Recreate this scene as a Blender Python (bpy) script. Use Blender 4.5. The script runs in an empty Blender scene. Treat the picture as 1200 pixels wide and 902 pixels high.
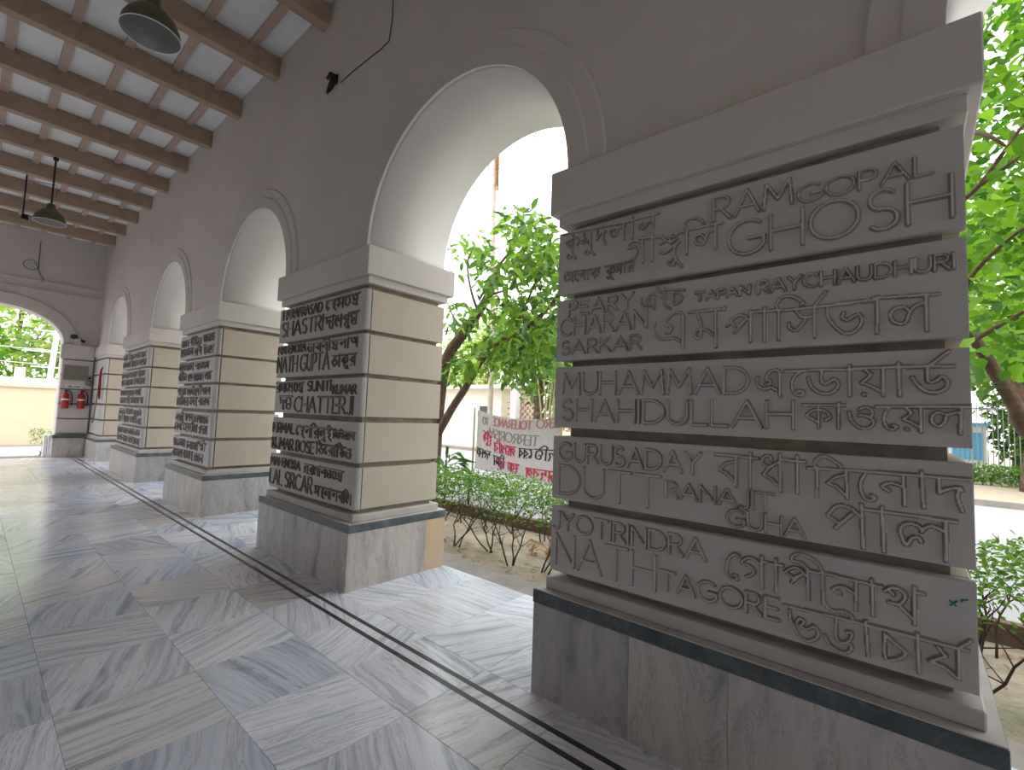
import bpy, bmesh, math, random
import numpy as np
from mathutils import Vector, Matrix

# ---------------------------------------------------------------- camera, sky, exposure
SC = bpy.context.scene
COL = SC.collection
EYE = Vector((0.0, 0.0, 1.5))
CR = Vector((0.75739398, 0.65197494, 0.03581952))
CU = Vector((0.01594339, -0.07330652, 0.99718201))
CF = Vector((-0.65276349, 0.75468856, 0.06591661))
FPX = 548.9
cam_data = bpy.data.cameras.new('camera')
cam = bpy.data.objects.new('camera', cam_data)
COL.objects.link(cam)
m = Matrix((CR, CU, -CF)).transposed().to_4x4()
m.translation = EYE
cam.matrix_world = m
cam_data.sensor_width = 36.0
cam_data.lens = FPX / 1200.0 * 36.0
cam_data.clip_start = 0.05
cam_data.clip_end = 300.0
SC.camera = cam

world = bpy.data.worlds.new('overcast_sky')
SC.world = world
world.use_nodes = True
wn = world.node_tree.nodes
bg = wn['Background']
bg.inputs[0].default_value = (0.955, 0.96, 1.0, 1)
bg.inputs[1].default_value = 1.5

sun_d = bpy.data.lights.new('hazy_sun', 'SUN')
sun_d.energy = 1.2
sun_d.angle = math.radians(25)
sun_d.color = (1.0, 0.96, 0.88)
sun = bpy.data.objects.new('hazy_sun', sun_d)
COL.objects.link(sun)
sun.rotation_euler = Vector((-0.25, -0.45, 1.0)).normalized().to_track_quat('Z', 'Y').to_euler()

SC.view_settings.view_transform = 'Standard'
SC.view_settings.look = 'None'
SC.view_settings.gamma = 1.0
SC.view_settings.use_curve_mapping = False
SC.view_settings.exposure = 1.06

def at(px, py, y):
    """point on the plane Y=y seen at photograph pixel (px, py)"""
    r = CF + CR * ((px - 600) / FPX) - CU * ((py - 451) / FPX)
    return EYE + r * (y / r.y)

def atx(px, py, x):
    r = CF + CR * ((px - 600) / FPX) - CU * ((py - 451) / FPX)
    return EYE + r * (x / r.x)

# ---------------------------------------------------------------- tagging and mesh helpers
def tag(o, label=None, cat=None, group=None, kind=None):
    if label: o['label'] = label
    if cat: o['category'] = cat
    if group: o['group'] = group
    if kind: o['kind'] = kind
    return o

def link(name, me, mat=None, parent=None, loc=None):
    o = bpy.data.objects.new(name, me)
    COL.objects.link(o)
    if mat and me and not me.materials: me.materials.append(mat)
    if parent: o.parent = parent
    if loc is not None: o.location = loc
    return o

def empty(name, loc=(0, 0, 0)):
    o = bpy.data.objects.new(name, None)
    COL.objects.link(o)
    o.location = loc
    o.empty_display_size = 0.1
    return o

class MB:
    """collects raw geometry for one mesh"""
    def __init__(s): s.v = []; s.f = []
    def add(s, vs, fs):
        n = len(s.v)
        s.v += [tuple(p) for p in vs]
        s.f += [tuple(i + n for i in f) for f in fs]
    def box(s, x0, x1, y0, y1, z0, z1, bev=0.0):
        if bev <= 0:
            vs = [(x0, y0, z0), (x1, y0, z0), (x1, y1, z0), (x0, y1, z0), (x0, y0, z1), (x1, y0, z1), (x1, y1, z1), (x0, y1, z1)]
            s.add(vs, [(0, 3, 2, 1), (4, 5, 6, 7), (0, 1, 5, 4), (1, 2, 6, 5), (2, 3, 7, 6), (3, 0, 4, 7)])
            return
        bm = bmesh.new()
        bmesh.ops.create_cube(bm, size=1)
        for v in bm.verts:
            v.co = Vector(((x0 + x1) / 2 + v.co.x * (x1 - x0), (y0 + y1) / 2 + v.co.y * (y1 - y0), (z0 + z1) / 2 + v.co.z * (z1 - z0)))
        bmesh.ops.bevel(bm, geom=bm.edges[:], offset=bev, segments=1, affect='EDGES')
        bm.verts.index_update()
        s.add([v.co[:] for v in bm.verts], [[v.index for v in f.verts] for f in bm.faces])
        bm.free()
    def tube(s, pts, rad, n=8, cap=True):
        pts = [Vector(p) for p in pts]
        if not hasattr(rad, '__len__'): rad = [rad] * len(pts)
        rings = []
        up = Vector((0, 0, 1))
        prev = None
        for i, p in enumerate(pts):
            d = (pts[min(i + 1, len(pts) - 1)] - pts[max(i - 1, 0)])
            if d.length < 1e-9: d = Vector((0, 0, 1))
            d.normalize()
            if prev is None:
                a = d.cross(up)
                if a.length < 1e-3: a = d.cross(Vector((1, 0, 0)))
            else:
                a = prev - d * prev.dot(d)
                if a.length < 1e-4: a = d.orthogonal()
            a.normalize(); prev = a
            b = d.cross(a)
            rings.append([p + (a * math.cos(2 * math.pi * k / n) + b * math.sin(2 * math.pi * k / n)) * rad[i] for k in range(n)])
        vs = [v for r in rings for v in r]
        fs = []
        for i in range(len(pts) - 1):
            for k in range(n):
                k2 = (k + 1) % n
                fs.append((i * n + k, (i + 1) * n + k, (i + 1) * n + k2, i * n + k2))
        if cap:
            fs.append(tuple(range(n)))
            fs.append(tuple(reversed(range((len(pts) - 1) * n, len(pts) * n))))
        s.add(vs, fs)
    def lathe(s, prof, c=(0, 0, 0), n=32):
        """prof: list of (radius, z)"""
        c = Vector(c)
        vs = []; fs = []
        for r, z in prof:
            for k in range(n):
                a = 2 * math.pi * k / n
                vs.append(c + Vector((r * math.cos(a), r * math.sin(a), z)))
        for i in range(len(prof) - 1):
            for k in range(n):
                k2 = (k + 1) % n
                fs.append((i * n + k, i * n + k2, (i + 1) * n + k2, (i + 1) * n + k))
        s.add(vs, fs)
    def mesh(s, name, smooth=False):
        me = bpy.data.meshes.new(name)
        me.from_pydata(s.v, [], s.f)
        me.update()
        if smooth:
            me.polygons.foreach_set('use_smooth', [True] * len(me.polygons))
        return me
    def build(s, name, mat, parent=None, smooth=False, loc=None):
        return link(name, s.mesh(name, smooth), mat, parent, loc)

def block(name, mat, x0, x1, y0, y1, z0, z1, parent=None, bev=0.0):
    """box object with its origin at its own centre (textures follow the piece)"""
    cx, cy, cz = (x0 + x1) / 2, (y0 + y1) / 2, (z0 + z1) / 2
    b = MB(); b.box(x0 - cx, x1 - cx, y0 - cy, y1 - cy, z0 - cz, z1 - cz, bev)
    o = b.build(name, mat, parent)
    o.location = (cx, cy, cz)
    return o

# ---------------------------------------------------------------- materials
class NT:
    def __init__(s, name):
        s.m = bpy.data.materials.new(name); s.m.use_nodes = True
        s.t = s.m.node_tree; s.b = s.t.nodes['Principled BSDF']
    def n(s, typ, **kw):
        nd = s.t.nodes.new(typ)
        for k, v in kw.items():
            if k.startswith('i_'):
                key = k[2:]
                key = int(key) if key.isdigit() else key.replace('_', ' ')
                nd.inputs[key].default_value = v
            else: setattr(nd, k, v)
        return nd
    def l(s, a, b): s.t.links.new(a, b)
    def ramp(s, stops, interp='LINEAR'):
        r = s.t.nodes.new('ShaderNodeValToRGB'); r.color_ramp.interpolation = interp
        e = r.color_ramp.elements
        while len(e) > 1: e.remove(e[-1])
        e[0].position = stops[0][0]; e[0].color = (*stops[0][1], 1)
        for p, c in stops[1:]:
            x = e.new(p); x.color = (*c, 1)
        return r
    def mix(s, fac, a, b, mode='MIX'):
        x = s.t.nodes.new('ShaderNodeMix'); x.data_type = 'RGBA'; x.blend_type = mode
        for sock, v in ((x.inputs[0], fac), (x.inputs[6], a), (x.inputs[7], b)):
            if hasattr(v, 'links'): s.l(v, sock)
            else: sock.default_value = v if not isinstance(v, tuple) else (*v, 1)
        return x.outputs[2]

def mul(c, k): return tuple(min(1, x * k) for x in c)

def rough_mat(name, col, var=0.12, scale=3.0, rough=0.85, bump=0.1, bscale=40.0, spots=None, spec=0.3, bdist=0.004):
    """matt surface with cloudy tone, fine relief and optional stains of another colour"""
    t = NT(name)
    tc = t.n('ShaderNodeTexCoord')
    geo = t.n('ShaderNodeNewGeometry')
    n1 = t.n('ShaderNodeTexNoise', i_Scale=scale, i_Detail=6.0, i_Roughness=0.6)
    t.l(geo.outputs['Position'], n1.inputs['Vector'])
    r = t.ramp([(0.3, mul(col, 1 - var)), (0.7, mul(col, 1 + var))])
    t.l(n1.outputs[0], r.inputs[0])
    out = r.outputs[0]
    if spots:
        n2 = t.n('ShaderNodeTexNoise', i_Scale=spots[1], i_Detail=8.0, i_Roughness=0.7)
        t.l(geo.outputs['Position'], n2.inputs['Vector'])
        r2 = t.ramp([(spots[2], (0, 0, 0)), (spots[2] + 0.12, (1, 1, 1))])
        t.l(n2.outputs[0], r2.inputs[0])
        mm = t.n('ShaderNodeMath', operation='MULTIPLY', i_1=spots[3])
        t.l(r2.outputs[0], mm.inputs[0])
        out = t.mix(mm.outputs[0], out, spots[0])
    t.l(out, t.b.inputs['Base Color'])
    t.b.inputs['Roughness'].default_value = rough
    t.b.inputs['Specular IOR Level'].default_value = spec
    if bump:
        n3 = t.n('ShaderNodeTexNoise', i_Scale=bscale, i_Detail=4.0)
        t.l(geo.outputs['Position'], n3.inputs['Vector'])
        bp = t.n('ShaderNodeBump', i_Strength=bump, i_Distance=bdist)
        t.l(n3.outputs[0], bp.inputs['Height']); t.l(bp.outputs[0], t.b.inputs['Normal'])
    return t.m

def plain(name, col, rough=0.6, metal=0.0, spec=0.4):
    t = NT(name)
    n1 = t.n('ShaderNodeTexNoise', i_Scale=25.0, i_Detail=3.0)
    tc = t.n('ShaderNodeTexCoord'); t.l(tc.outputs['Object'], n1.inputs['Vector'])
    r = t.ramp([(0.3, mul(col, 0.9)), (0.7, mul(col, 1.1))]); t.l(n1.outputs[0], r.inputs[0])
    t.l(r.outputs[0], t.b.inputs['Base Color'])
    t.b.inputs['Roughness'].default_value = rough
    t.b.inputs['Metallic'].default_value = metal
    t.b.inputs['Specular IOR Level'].default_value = spec
    return t.m

def marble_mat(name, stops, tints, scale=2.2, stretch=(0.35, 3.2, 3.2), rough=0.22, dist=1.2, spec=0.5):
    """veined marble; every piece takes its own cut of the stone (object-random offset)"""
    t = NT(name)
    tc = t.n('ShaderNodeTexCoord'); oi = t.n('ShaderNodeObjectInfo')
    sc = t.n('ShaderNodeMath', operation='MULTIPLY', i_1=61.0); t.l(oi.outputs['Random'], sc.inputs[0])
    cb = t.n('ShaderNodeCombineXYZ')
    for i in range(3): t.l(sc.outputs[0], cb.inputs[i])
    ad = t.n('ShaderNodeVectorMath', operation='ADD'); t.l(tc.outputs['Object'], ad.inputs[0]); t.l(cb.outputs[0], ad.inputs[1])
    # slight random turn of the vein direction
    rt = t.n('ShaderNodeVectorRotate', rotation_type='Z_AXIS'); t.l(ad.outputs[0], rt.inputs['Vector'])
    an = t.n('ShaderNodeMath', operation='MULTIPLY_ADD', i_1=17.0, i_2=0.0); t.l(oi.outputs['Random'], an.inputs[0])
    fr = t.n('ShaderNodeMath', operation='SINE'); t.l(an.outputs[0], fr.inputs[0])
    an2 = t.n('ShaderNodeMath', operation='MULTIPLY', i_1=0.45); t.l(fr.outputs[0], an2.inputs[0]); t.l(an2.outputs[0], rt.inputs['Angle'])
    warp = t.n('ShaderNodeTexNoise', i_Scale=1.6, i_Detail=3.0); t.l(rt.outputs[0], warp.inputs['Vector'])
    wsub = t.n('ShaderNodeVectorMath', operation='SCALE', i_Scale=0.22 * dist); t.l(warp.outputs[1], wsub.inputs[0])
    a2 = t.n('ShaderNodeVectorMath', operation='ADD'); t.l(rt.outputs[0], a2.inputs[0]); t.l(wsub.outputs[0], a2.inputs[1])
    mp = t.n('ShaderNodeMapping'); mp.inputs['Scale'].default_value = stretch; t.l(a2.outputs[0], mp.inputs[0])
    n1 = t.n('ShaderNodeTexNoise', i_Scale=scale, i_Detail=5.0, i_Roughness=0.62, i_Distortion=0.3); t.l(mp.outputs[0], n1.inputs['Vector'])
    r = t.ramp(stops); t.l(n1.outputs[0], r.inputs[0])
    # tint of each piece
    rr = t.ramp(tints, 'CONSTANT')
    f2 = t.n('ShaderNodeMath', operation='MULTIPLY', i_1=7.31); t.l(oi.outputs['Random'], f2.inputs[0])
    f3 = t.n('ShaderNodeMath', operation='FRACT'); t.l(f2.outputs[0], f3.inputs[0]); t.l(f3.outputs[0], rr.inputs[0])
    c = t.mix(1.0, r.outputs[0], rr.outputs[0], 'MULTIPLY')
    # thin rusty or dark hairline veins
    n2 = t.n('ShaderNodeTexNoise', i_Scale=1.3, i_Detail=9.0, i_Roughness=0.75, i_Distortion=0.8); t.l(mp.outputs[0], n2.inputs['Vector'])
    r2 = t.ramp([(0.485, (0, 0, 0)), (0.5, (0.55, 0.55, 0.55)), (0.515, (0, 0, 0))]); t.l(n2.outputs[0], r2.inputs[0])
    c = t.mix(r2.outputs[0], c, (0.20, 0.19, 0.19))
    t.l(c, t.b.inputs['Base Color'])
    rg = t.n('ShaderNodeMapRange', i_3=rough * 0.75, i_4=rough * 1.5); t.l(n1.outputs[0], rg.inputs[0]); t.l(rg.outputs[0], t.b.inputs['Roughness'])
    t.b.inputs['Specular IOR Level'].default_value = spec
    return t.m

def leaf_mat(name, c1, c2, trans=0.45):
    t = NT(name)
    geo = t.n('ShaderNodeNewGeometry'); oi = t.n('ShaderNodeObjectInfo')
    ad = t.n('ShaderNodeMath', operation='ADD'); t.l(geo.outputs['Random Per Island'], ad.inputs[0]); t.l(oi.outputs['Random'], ad.inputs[1])
    fr = t.n('ShaderNodeMath', operation='FRACT'); t.l(ad.outputs[0], fr.inputs[0])
    r = t.ramp([(0.0, c1), (1.0, c2)]); t.l(fr.outputs[0], r.inputs[0])
    t.l(r.outputs[0], t.b.inputs['Base Color'])
    t.b.inputs['Roughness'].default_value = 0.45
    t.b.inputs['Specular IOR Level'].default_value = 0.35
    tr = t.n('ShaderNodeBsdfTranslucent')
    g = t.mix(1.0, r.outputs[0], (1.35, 1.35, 0.6), 'MULTIPLY'); t.l(g, tr.inputs[0])
    mx = t.n('ShaderNodeMixShader', i_0=trans); t.l(t.b.outputs[0], mx.inputs[1]); t.l(tr.outputs[0], mx.inputs[2])
    t.l(mx.outputs[0], t.t.nodes['Material Output'].inputs[0])
    return t.m

M = {}
M['wall'] = rough_mat('wall_plaster', (0.62, 0.57, 0.53), 0.05, 1.1, 0.8, 0.15, 30, ((0.40, 0.36, 0.31), 0.9, 0.60, 0.35))
M['soffit'] = rough_mat('pale_soffit_plaster', (0.80, 0.765, 0.73), 0.03, 1.5, 0.8, 0.08, 30)  # arch undersides get a paler tone than the wall
M['plaque'] = rough_mat('name_stone', (0.53, 0.51, 0.495), 0.06, 3.0, 0.8, 0.15, 60, ((0.42, 0.37, 0.33), 2.2, 0.58, 0.4))
M['shade_grime'] = rough_mat('painted_shade_and_grime_at_letter_edges', (0.27, 0.235, 0.22), 0.25, 9.0, 0.95, 0.2, 50)  # shade along the letter edges painted into the colour, with some brownish dirt
M['shade_grime_far'] = rough_mat('dark_painted_shade_and_grime_at_letter_edges', (0.17, 0.14, 0.13), 0.25, 9.0, 0.95, 0.2, 50)  # same painted edge shade and dirt, darker, for pillars farther off
M['side'] = rough_mat('cream_side_stone', (0.52, 0.45, 0.36), 0.04, 1.5, 0.7, 0.06, 30)
M['core'] = rough_mat('dusty_core_stone', (0.30, 0.25, 0.21), 0.25, 6.0, 0.9, 0.2, 30, ((0.42, 0.33, 0.22), 3.0, 0.55, 0.5))
M['step'] = rough_mat('plinth_step_stone', (0.50, 0.475, 0.45), 0.1, 5.0, 0.7, 0.15, 40, ((0.30, 0.23, 0.16), 3.0, 0.56, 0.6))
M['granite'] = marble_mat('dark_green_marble', [(0.3, (0.055, 0.07, 0.075)), (0.55, (0.10, 0.12, 0.125)), (0.72, (0.19, 0.22, 0.23))], [(0, (1, 1, 1)), (0.5, (0.8, 0.85, 0.9))], 6.0, (1, 1, 1), 0.35)
M['marble'] = marble_mat('veined_floor_marble',
    [(0.26, (0.25, 0.29, 0.36)), (0.38, (0.46, 0.50, 0.58)), (0.47, (0.66, 0.68, 0.74)), (0.57, (0.76, 0.77, 0.81)), (0.66, (0.50, 0.53, 0.59)), (0.76, (0.68, 0.66, 0.66))],
    [(0, (1, 1, 1.03)), (0.3, (0.90, 0.95, 1.04)), (0.55, (1.0, 0.97, 0.95)), (0.66, (0.80, 0.83, 0.90)), (0.76, (1.12, 1.13, 1.16)), (0.93, (0.90, 0.82, 0.78))], 2.6, (0.16, 5.2, 5.2), 0.17, 0.55)
M['panel'] = marble_mat('veined_plinth_marble',
    [(0.28, (0.20, 0.21, 0.23)), (0.42, (0.44, 0.42, 0.41)), (0.56, (0.56, 0.53, 0.51)), (0.70, (0.38, 0.38, 0.39))],
    [(0, (1, 1, 1)), (0.35, (0.90, 0.90, 0.95)), (0.6, (1.05, 1.0, 0.95)), (0.8, (0.8, 0.8, 0.84))], 1.8, (2.6, 2.6, 0.5), 0.3)
M['buff'] = rough_mat('buff_painted_marble', (0.60, 0.44, 0.29), 0.06, 4, 0.5, 0.05, 30)
M['grout'] = plain('floor_grout', (0.16, 0.155, 0.15), 0.9)
M['inlay'] = plain('black_inlay_stone', (0.035, 0.038, 0.042), 0.3)
M['beam'] = rough_mat('brown_painted_beam', (0.40, 0.29, 0.21), 0.12, 6.0, 0.6, 0.2, 30)
M['purlin'] = rough_mat('pinkish_brown_batten', (0.50, 0.37, 0.31), 0.1, 5.0, 0.7, 0.2, 30)
M['ceil'] = rough_mat('whitewashed_ceiling_tile', (0.82, 0.83, 0.83), 0.06, 3.0, 0.9, 0.2, 20, ((0.5, 0.48, 0.45), 1.5, 0.6, 0.4))
M['black'] = plain('black_metal', (0.012, 0.012, 0.013), 0.5)
M['wire'] = plain('old_wire', (0.06, 0.055, 0.05), 0.7)
M['enamel'] = rough_mat('olive_enamel_outside', (0.10, 0.10, 0.055), 0.3, 12.0, 0.45, 0.1, 30, spec=0.5)
M['enamel_in'] = rough_mat('grey_enamel_inside', (0.30, 0.30, 0.29), 0.1, 9.0, 0.35, 0.05, 30, spec=0.6)
M['red'] = plain('fire_red_paint', (0.42, 0.025, 0.015), 0.35)
M['dark_red'] = plain('dark_red_cloth', (0.24, 0.012, 0.03), 0.8)
M['white'] = plain('white_paint', (0.8, 0.8, 0.8), 0.5)
M['sign'] = plain('grey_sign_board', (0.24, 0.21, 0.17), 0.6)
M['cream'] = rough_mat('cream_yard_wall', (0.78, 0.70, 0.48), 0.04, 0.8, 0.9, 0.1, 10, ((0.62, 0.50, 0.30), 1.2, 0.62, 0.4))
M['concrete'] = rough_mat('kerb_concrete', (0.27, 0.245, 0.22), 0.15, 6.0, 0.95, 0.5, 30)
M['soil'] = rough_mat('dry_soil', (0.40, 0.34, 0.26), 0.22, 3.5, 1.0, 0.9, 18, ((0.22, 0.24, 0.12), 1.4, 0.52, 0.6), bdist=0.03)
M['road'] = rough_mat('pale_road', (0.36, 0.355, 0.37), 0.06, 1.0, 0.9, 0.3, 40)
M['kerb'] = rough_mat('brown_kerb', (0.15, 0.10, 0.075), 0.2, 5.0, 0.9, 0.3, 30)
M['pave'] = rough_mat('beige_pavement', (0.42, 0.35, 0.27), 0.08, 2.0, 0.9, 0.3, 30)
M['bark'] = rough_mat('grey_brown_bark', (0.13, 0.085, 0.06), 0.35, 9.0, 0.95, 1.0, 22, ((0.30, 0.26, 0.20), 4.0, 0.55, 0.6), bdist=0.02)
M['bark_pale'] = rough_mat('pale_trunk_bark', (0.42, 0.36, 0.29), 0.2, 5.0, 0.95, 0.8, 22, bdist=0.02)
M['twig'] = rough_mat('dark_twig', (0.065, 0.05, 0.042), 0.3, 9.0, 0.9, 0.3, 30)
M['leaf'] = leaf_mat('fresh_green_leaf', (0.035, 0.11, 0.035), (0.24, 0.42, 0.06), 0.4)
M['leaf_bright'] = leaf_mat('bright_backlit_leaf', (0.035, 0.13, 0.015), (0.20, 0.40, 0.035), 0.5)
M['leaf_dark'] = leaf_mat('deep_green_leaf', (0.035, 0.10, 0.035), (0.10, 0.23, 0.06), 0.35)
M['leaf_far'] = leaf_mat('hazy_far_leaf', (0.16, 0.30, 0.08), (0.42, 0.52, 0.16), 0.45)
M['leaf_hedge'] = leaf_mat('hedge_leaf', (0.05, 0.15, 0.03), (0.24, 0.44, 0.08), 0.4)
M['bamboo'] = plain('yellow_green_cane', (0.32, 0.33, 0.13), 0.5)
M['dry'] = leaf_mat('dry_brown_frond', (0.32, 0.18, 0.10), (0.50, 0.30, 0.17), 0.3)
M['cloth'] = plain('white_banner_cloth', (0.74, 0.72, 0.76), 0.9)
M['ink_red'] = plain('red_banner_paint', (0.62, 0.05, 0.12), 0.8)
M['ink_pink'] = plain('faded_pink_banner_paint', (0.62, 0.24, 0.26), 0.8)
M['ink_grey'] = plain('faded_grey_banner_paint', (0.36, 0.31, 0.31), 0.8)
M['ink_black'] = plain('black_banner_paint', (0.05, 0.045, 0.05), 0.8)
M['chalk'] = plain('green_chalk', (0.03, 0.22, 0.14), 0.9)
M['house'] = rough_mat('pale_house_plaster', (0.80, 0.74, 0.62), 0.05, 1.0, 0.9, 0.1, 10)
M['brick'] = rough_mat('pale_brick', (0.55, 0.42, 0.30), 0.15, 4.0, 0.9, 0.3, 20)
M['fence'] = plain('grey_iron_fence', (0.30, 0.32, 0.33), 0.6)
M['blue'] = plain('blue_sheet_panel', (0.10, 0.36, 0.62), 0.6)
M['glass'] = plain('dark_window_glass', (0.05, 0.06, 0.06), 0.15)
M['wood'] = plain('weathered_wood', (0.32, 0.24, 0.12), 0.7)
M['brass'] = plain('bare_bulb_holder', (0.05, 0.045, 0.04), 0.4, 0.3)

# ================================================================ LARGE STRUCTURE
Y_PL, Y_PQ, Y_CAP, Y_WALL, Y_OUT = 2.130, 2.201, 2.171, 2.232, 3.100
Y_PLB, Y_PQB, Y_CAPB = 3.185, 3.106, 3.177
PILLARS = [(7.731, 1.822), (3.963, 1.822), (0.195, 1.822), (-3.573, 1.822), (-7.293, 1.822), (-11.09, 2.37), (-15.41, 1.72)]
Z_SPRING = 2.948
Z_CEIL = 5.93
X_END = -17.13
X_BACK = 7.9
Y_LEFT = -1.95

def jambs():
    r = []
    for i in range(len(PILLARS) - 1):
        r.append((PILLARS[i][0] - PILLARS[i][1] + 0.0925, PILLARS[i + 1][0] - 0.0925))
    return r

def arc(cx, cz, r, a0, a1, n):
    return [(cx + r * math.cos(a0 + (a1 - a0) * i / n), cz + r * math.sin(a0 + (a1 - a0) * i / n)) for i in range(n + 1)]

# ---- arcade wall, one outline with the arches cut into its foot
def arcade_wall():
    out = [(X_BACK + 0.4, 6.15), (X_BACK + 0.4, Z_SPRING)]
    soffit = set()
    for xr, xl in jambs():
        cx, r = (xr + xl) / 2, (xr - xl) / 2
        a = arc(cx, Z_SPRING, r, 0, math.pi, 44)
        i0 = len(out)
        out += a
        for k in range(i0, len(out) - 1): soffit.add(k)
    out += [(X_END - 0.9, Z_SPRING), (X_END - 0.9, 6.15)]
    bm = bmesh.new()
    fv = [bm.verts.new((x, Y_WALL, z)) for x, z in out]
    bv = [bm.verts.new((x, Y_OUT, z)) for x, z in out]
    f1 = bm.faces.new(fv); f2 = bm.faces.new(list(reversed(bv)))
    n = len(out)
    for i in range(n):
        f = bm.faces.new((fv[i], bv[i], bv[(i + 1) % n], fv[(i + 1) % n]))
        f.smooth = i in soffit
        f.material_index = 1 if i in soffit else 0
    bmesh.ops.recalc_face_normals(bm, faces=bm.faces[:])
    bmesh.ops.triangulate(bm, faces=[f1, f2])
    me = bpy.data.meshes.new('wall_right'); bm.to_mesh(me); bm.free()
    me.materials.append(M['wall']); me.materials.append(M['soffit'])
    return link('wall_right', me)

wall_right = tag(arcade_wall(), kind='structure')

def arch_band(cx, cz, r0, r1, y0, y1, plane='Y', ell=1.0):
    """raised band round an arch: ring r0..r1 from y0 (proud) to y1 (wall)"""
    b = MB(); N = 44
    prof = [(r0, y1), (r0, y0), (r1 - 0.012, y0), (r1, y0 + 0.012), (r1, y1)]
    vs = []
    for i in range(N + 1):
        a = math.pi * i / N
        for r, y in prof:
            u, z = cx + r * math.cos(a), cz + r * ell * math.sin(a)
            vs.append((u, y, z) if plane == 'Y' else (y, u, z))
    fs = []
    P = len(prof)
    for i in range(N):
        for k in range(P - 1):
            fs.append((i * P + k, (i + 1) * P + k, (i + 1) * P + k + 1, i * P + k + 1))
    b.add(vs, fs)
    return b

for xr, xl in jambs():
    cx, r = (xr + xl) / 2, (xr - xl) / 2
    o = arch_band(cx, Z_SPRING, r + 0.0, r + 0.245, Y_WALL - 0.016, Y_WALL + 0.01).build('arch_moulding', M['wall'], wall_right)
    o = arch_band(cx, Z_SPRING, r + 0.0, r + 0.135, Y_WALL - 0.026, Y_WALL - 0.015).build('arch_fillet', M['wall'], wall_right)

# ---- end wall with its flattened arch
E_C, E_A, E_B, E_Z = 0.30, 1.24, 0.86, 2.99
def end_wall(name, x0, x1):
    out = [(Y_WALL + 0.6, 0), (Y_WALL + 0.6, 6.15), (Y_LEFT, 6.15), (Y_LEFT, 0), (E_C - E_A, 0)]
    i0 = len(out)
    out += [(E_C - E_A * math.cos(math.pi * i / 40), E_Z + E_B * math.sin(math.pi * i / 40)) for i in range(41)]
    out += [(E_C + E_A, 0)]
    bm = bmesh.new()
    a = [bm.verts.new((x0, y, z)) for y, z in out]; c = [bm.verts.new((x1, y, z)) for y, z in out]
    f1 = bm.faces.new(a); f2 = bm.faces.new(list(reversed(c)))
    n = len(out)
    for i in range(n):
        f = bm.faces.new((a[i], c[i], c[(i + 1) % n], a[(i + 1) % n]))
    bmesh.ops.recalc_face_normals(bm, faces=bm.faces[:])
    bmesh.ops.triangulate(bm, faces=[f1, f2])
    me = bpy.data.meshes.new(name); bm.to_mesh(me); bm.free()
    return tag(link(name, me, M['wall']), kind='structure')
wall_far = end_wall('wall_far', X_END - 0.02, X_END - 0.55)
wall_near = end_wall('wall_near', X_BACK, X_BACK + 0.4)
arch_band(E_C, E_Z, E_A, E_A + 0.27, X_END + 0.025, X_END - 0.02, 'X', 0.75).build('arch_moulding', M['wall'], wall_far)
for z in (4.53, 4.30):
    b = MB(); b.box(X_END - 0.02, X_END + 0.02, Y_LEFT, Y_WALL, z, z + 0.035); b.build('string_course', M['wall'], wall_far)

# ---- left wall; three unseen doorways opened farther down so daylight reaches floor and ceiling
DOORS = [(-7.2, -8.8), (-10.6, -12.2), (-14.0, -15.6)]
def left_wall():
    b = MB(); y0, y1 = Y_LEFT - 0.3, Y_LEFT; x = X_BACK + 0.4
    for a, c in DOORS:
        b.box(a, x, y0, y1, 0, 6.15); b.box(c, a, y0, y1, 2.8, 6.15); x = c
    b.box(X_END - 0.55, x, y0, y1, 0, 6.15)
    return b.build('wall_left', M['wall'])
wall_left = tag(left_wall(), kind='structure')

# ---- ceiling: tiles over battens over brown beams
ceiling = tag(block('ceiling', M['wall'], X_END - 0.55, X_BACK + 0.4, Y_LEFT - 0.3, Y_OUT, 5.96, 6.35), kind='structure')
beam_x = [-4.69 - 1.243 * k for k in range(-9, 10)]
for x in beam_x:
    o = block('beam', M['beam'], x - 0.13, x, Y_LEFT, Y_WALL, 5.585, 5.845, None, 0.006)
    o.parent = ceiling; o.matrix_parent_inverse = ceiling.matrix_basis.inverted()
bat_y = [1.915 - 0.475 * k for k in range(9)]
def child(o, p):
    bpy.context.view_layer.update()
    o.parent = p; o.matrix_parent_inverse = Matrix.Translation(-Vector(p.location)); return o
for y in bat_y:
    for xa, xb in zip([X_BACK] + [x - 0.131 for x in beam_x], [x + 0.001 for x in beam_x] + [X_END - 0.018]):
        if xb < 3: child(block('batten', M['purlin'], xb, xa, y - 0.045, y + 0.045, 5.798, 5.845), ceiling)
xs = [X_BACK] + beam_x + [X_END - 0.02]
ys = [Y_WALL] + bat_y + [Y_LEFT]
rnd = random.Random(5)
for i in range(len(xs) - 1):
    if xs[i] > 2.2: continue
    for j in range(len(ys) - 1):
        x1, x0 = xs[i] - 0.065, xs[i + 1] - 0.065
        if j in (0,): pass
        child(block('ceiling_tile', M['ceil'], x0 + 0.003, x1 - 0.003, ys[j + 1] + 0.003, ys[j] - 0.003, 5.847 + rnd.uniform(0, 0.004), 5.90), ceiling)
child(block('ceiling_tile', M['ceil'], 2.2, X_BACK, Y_LEFT, Y_WALL, 5.847, 5.90), ceiling)

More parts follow.
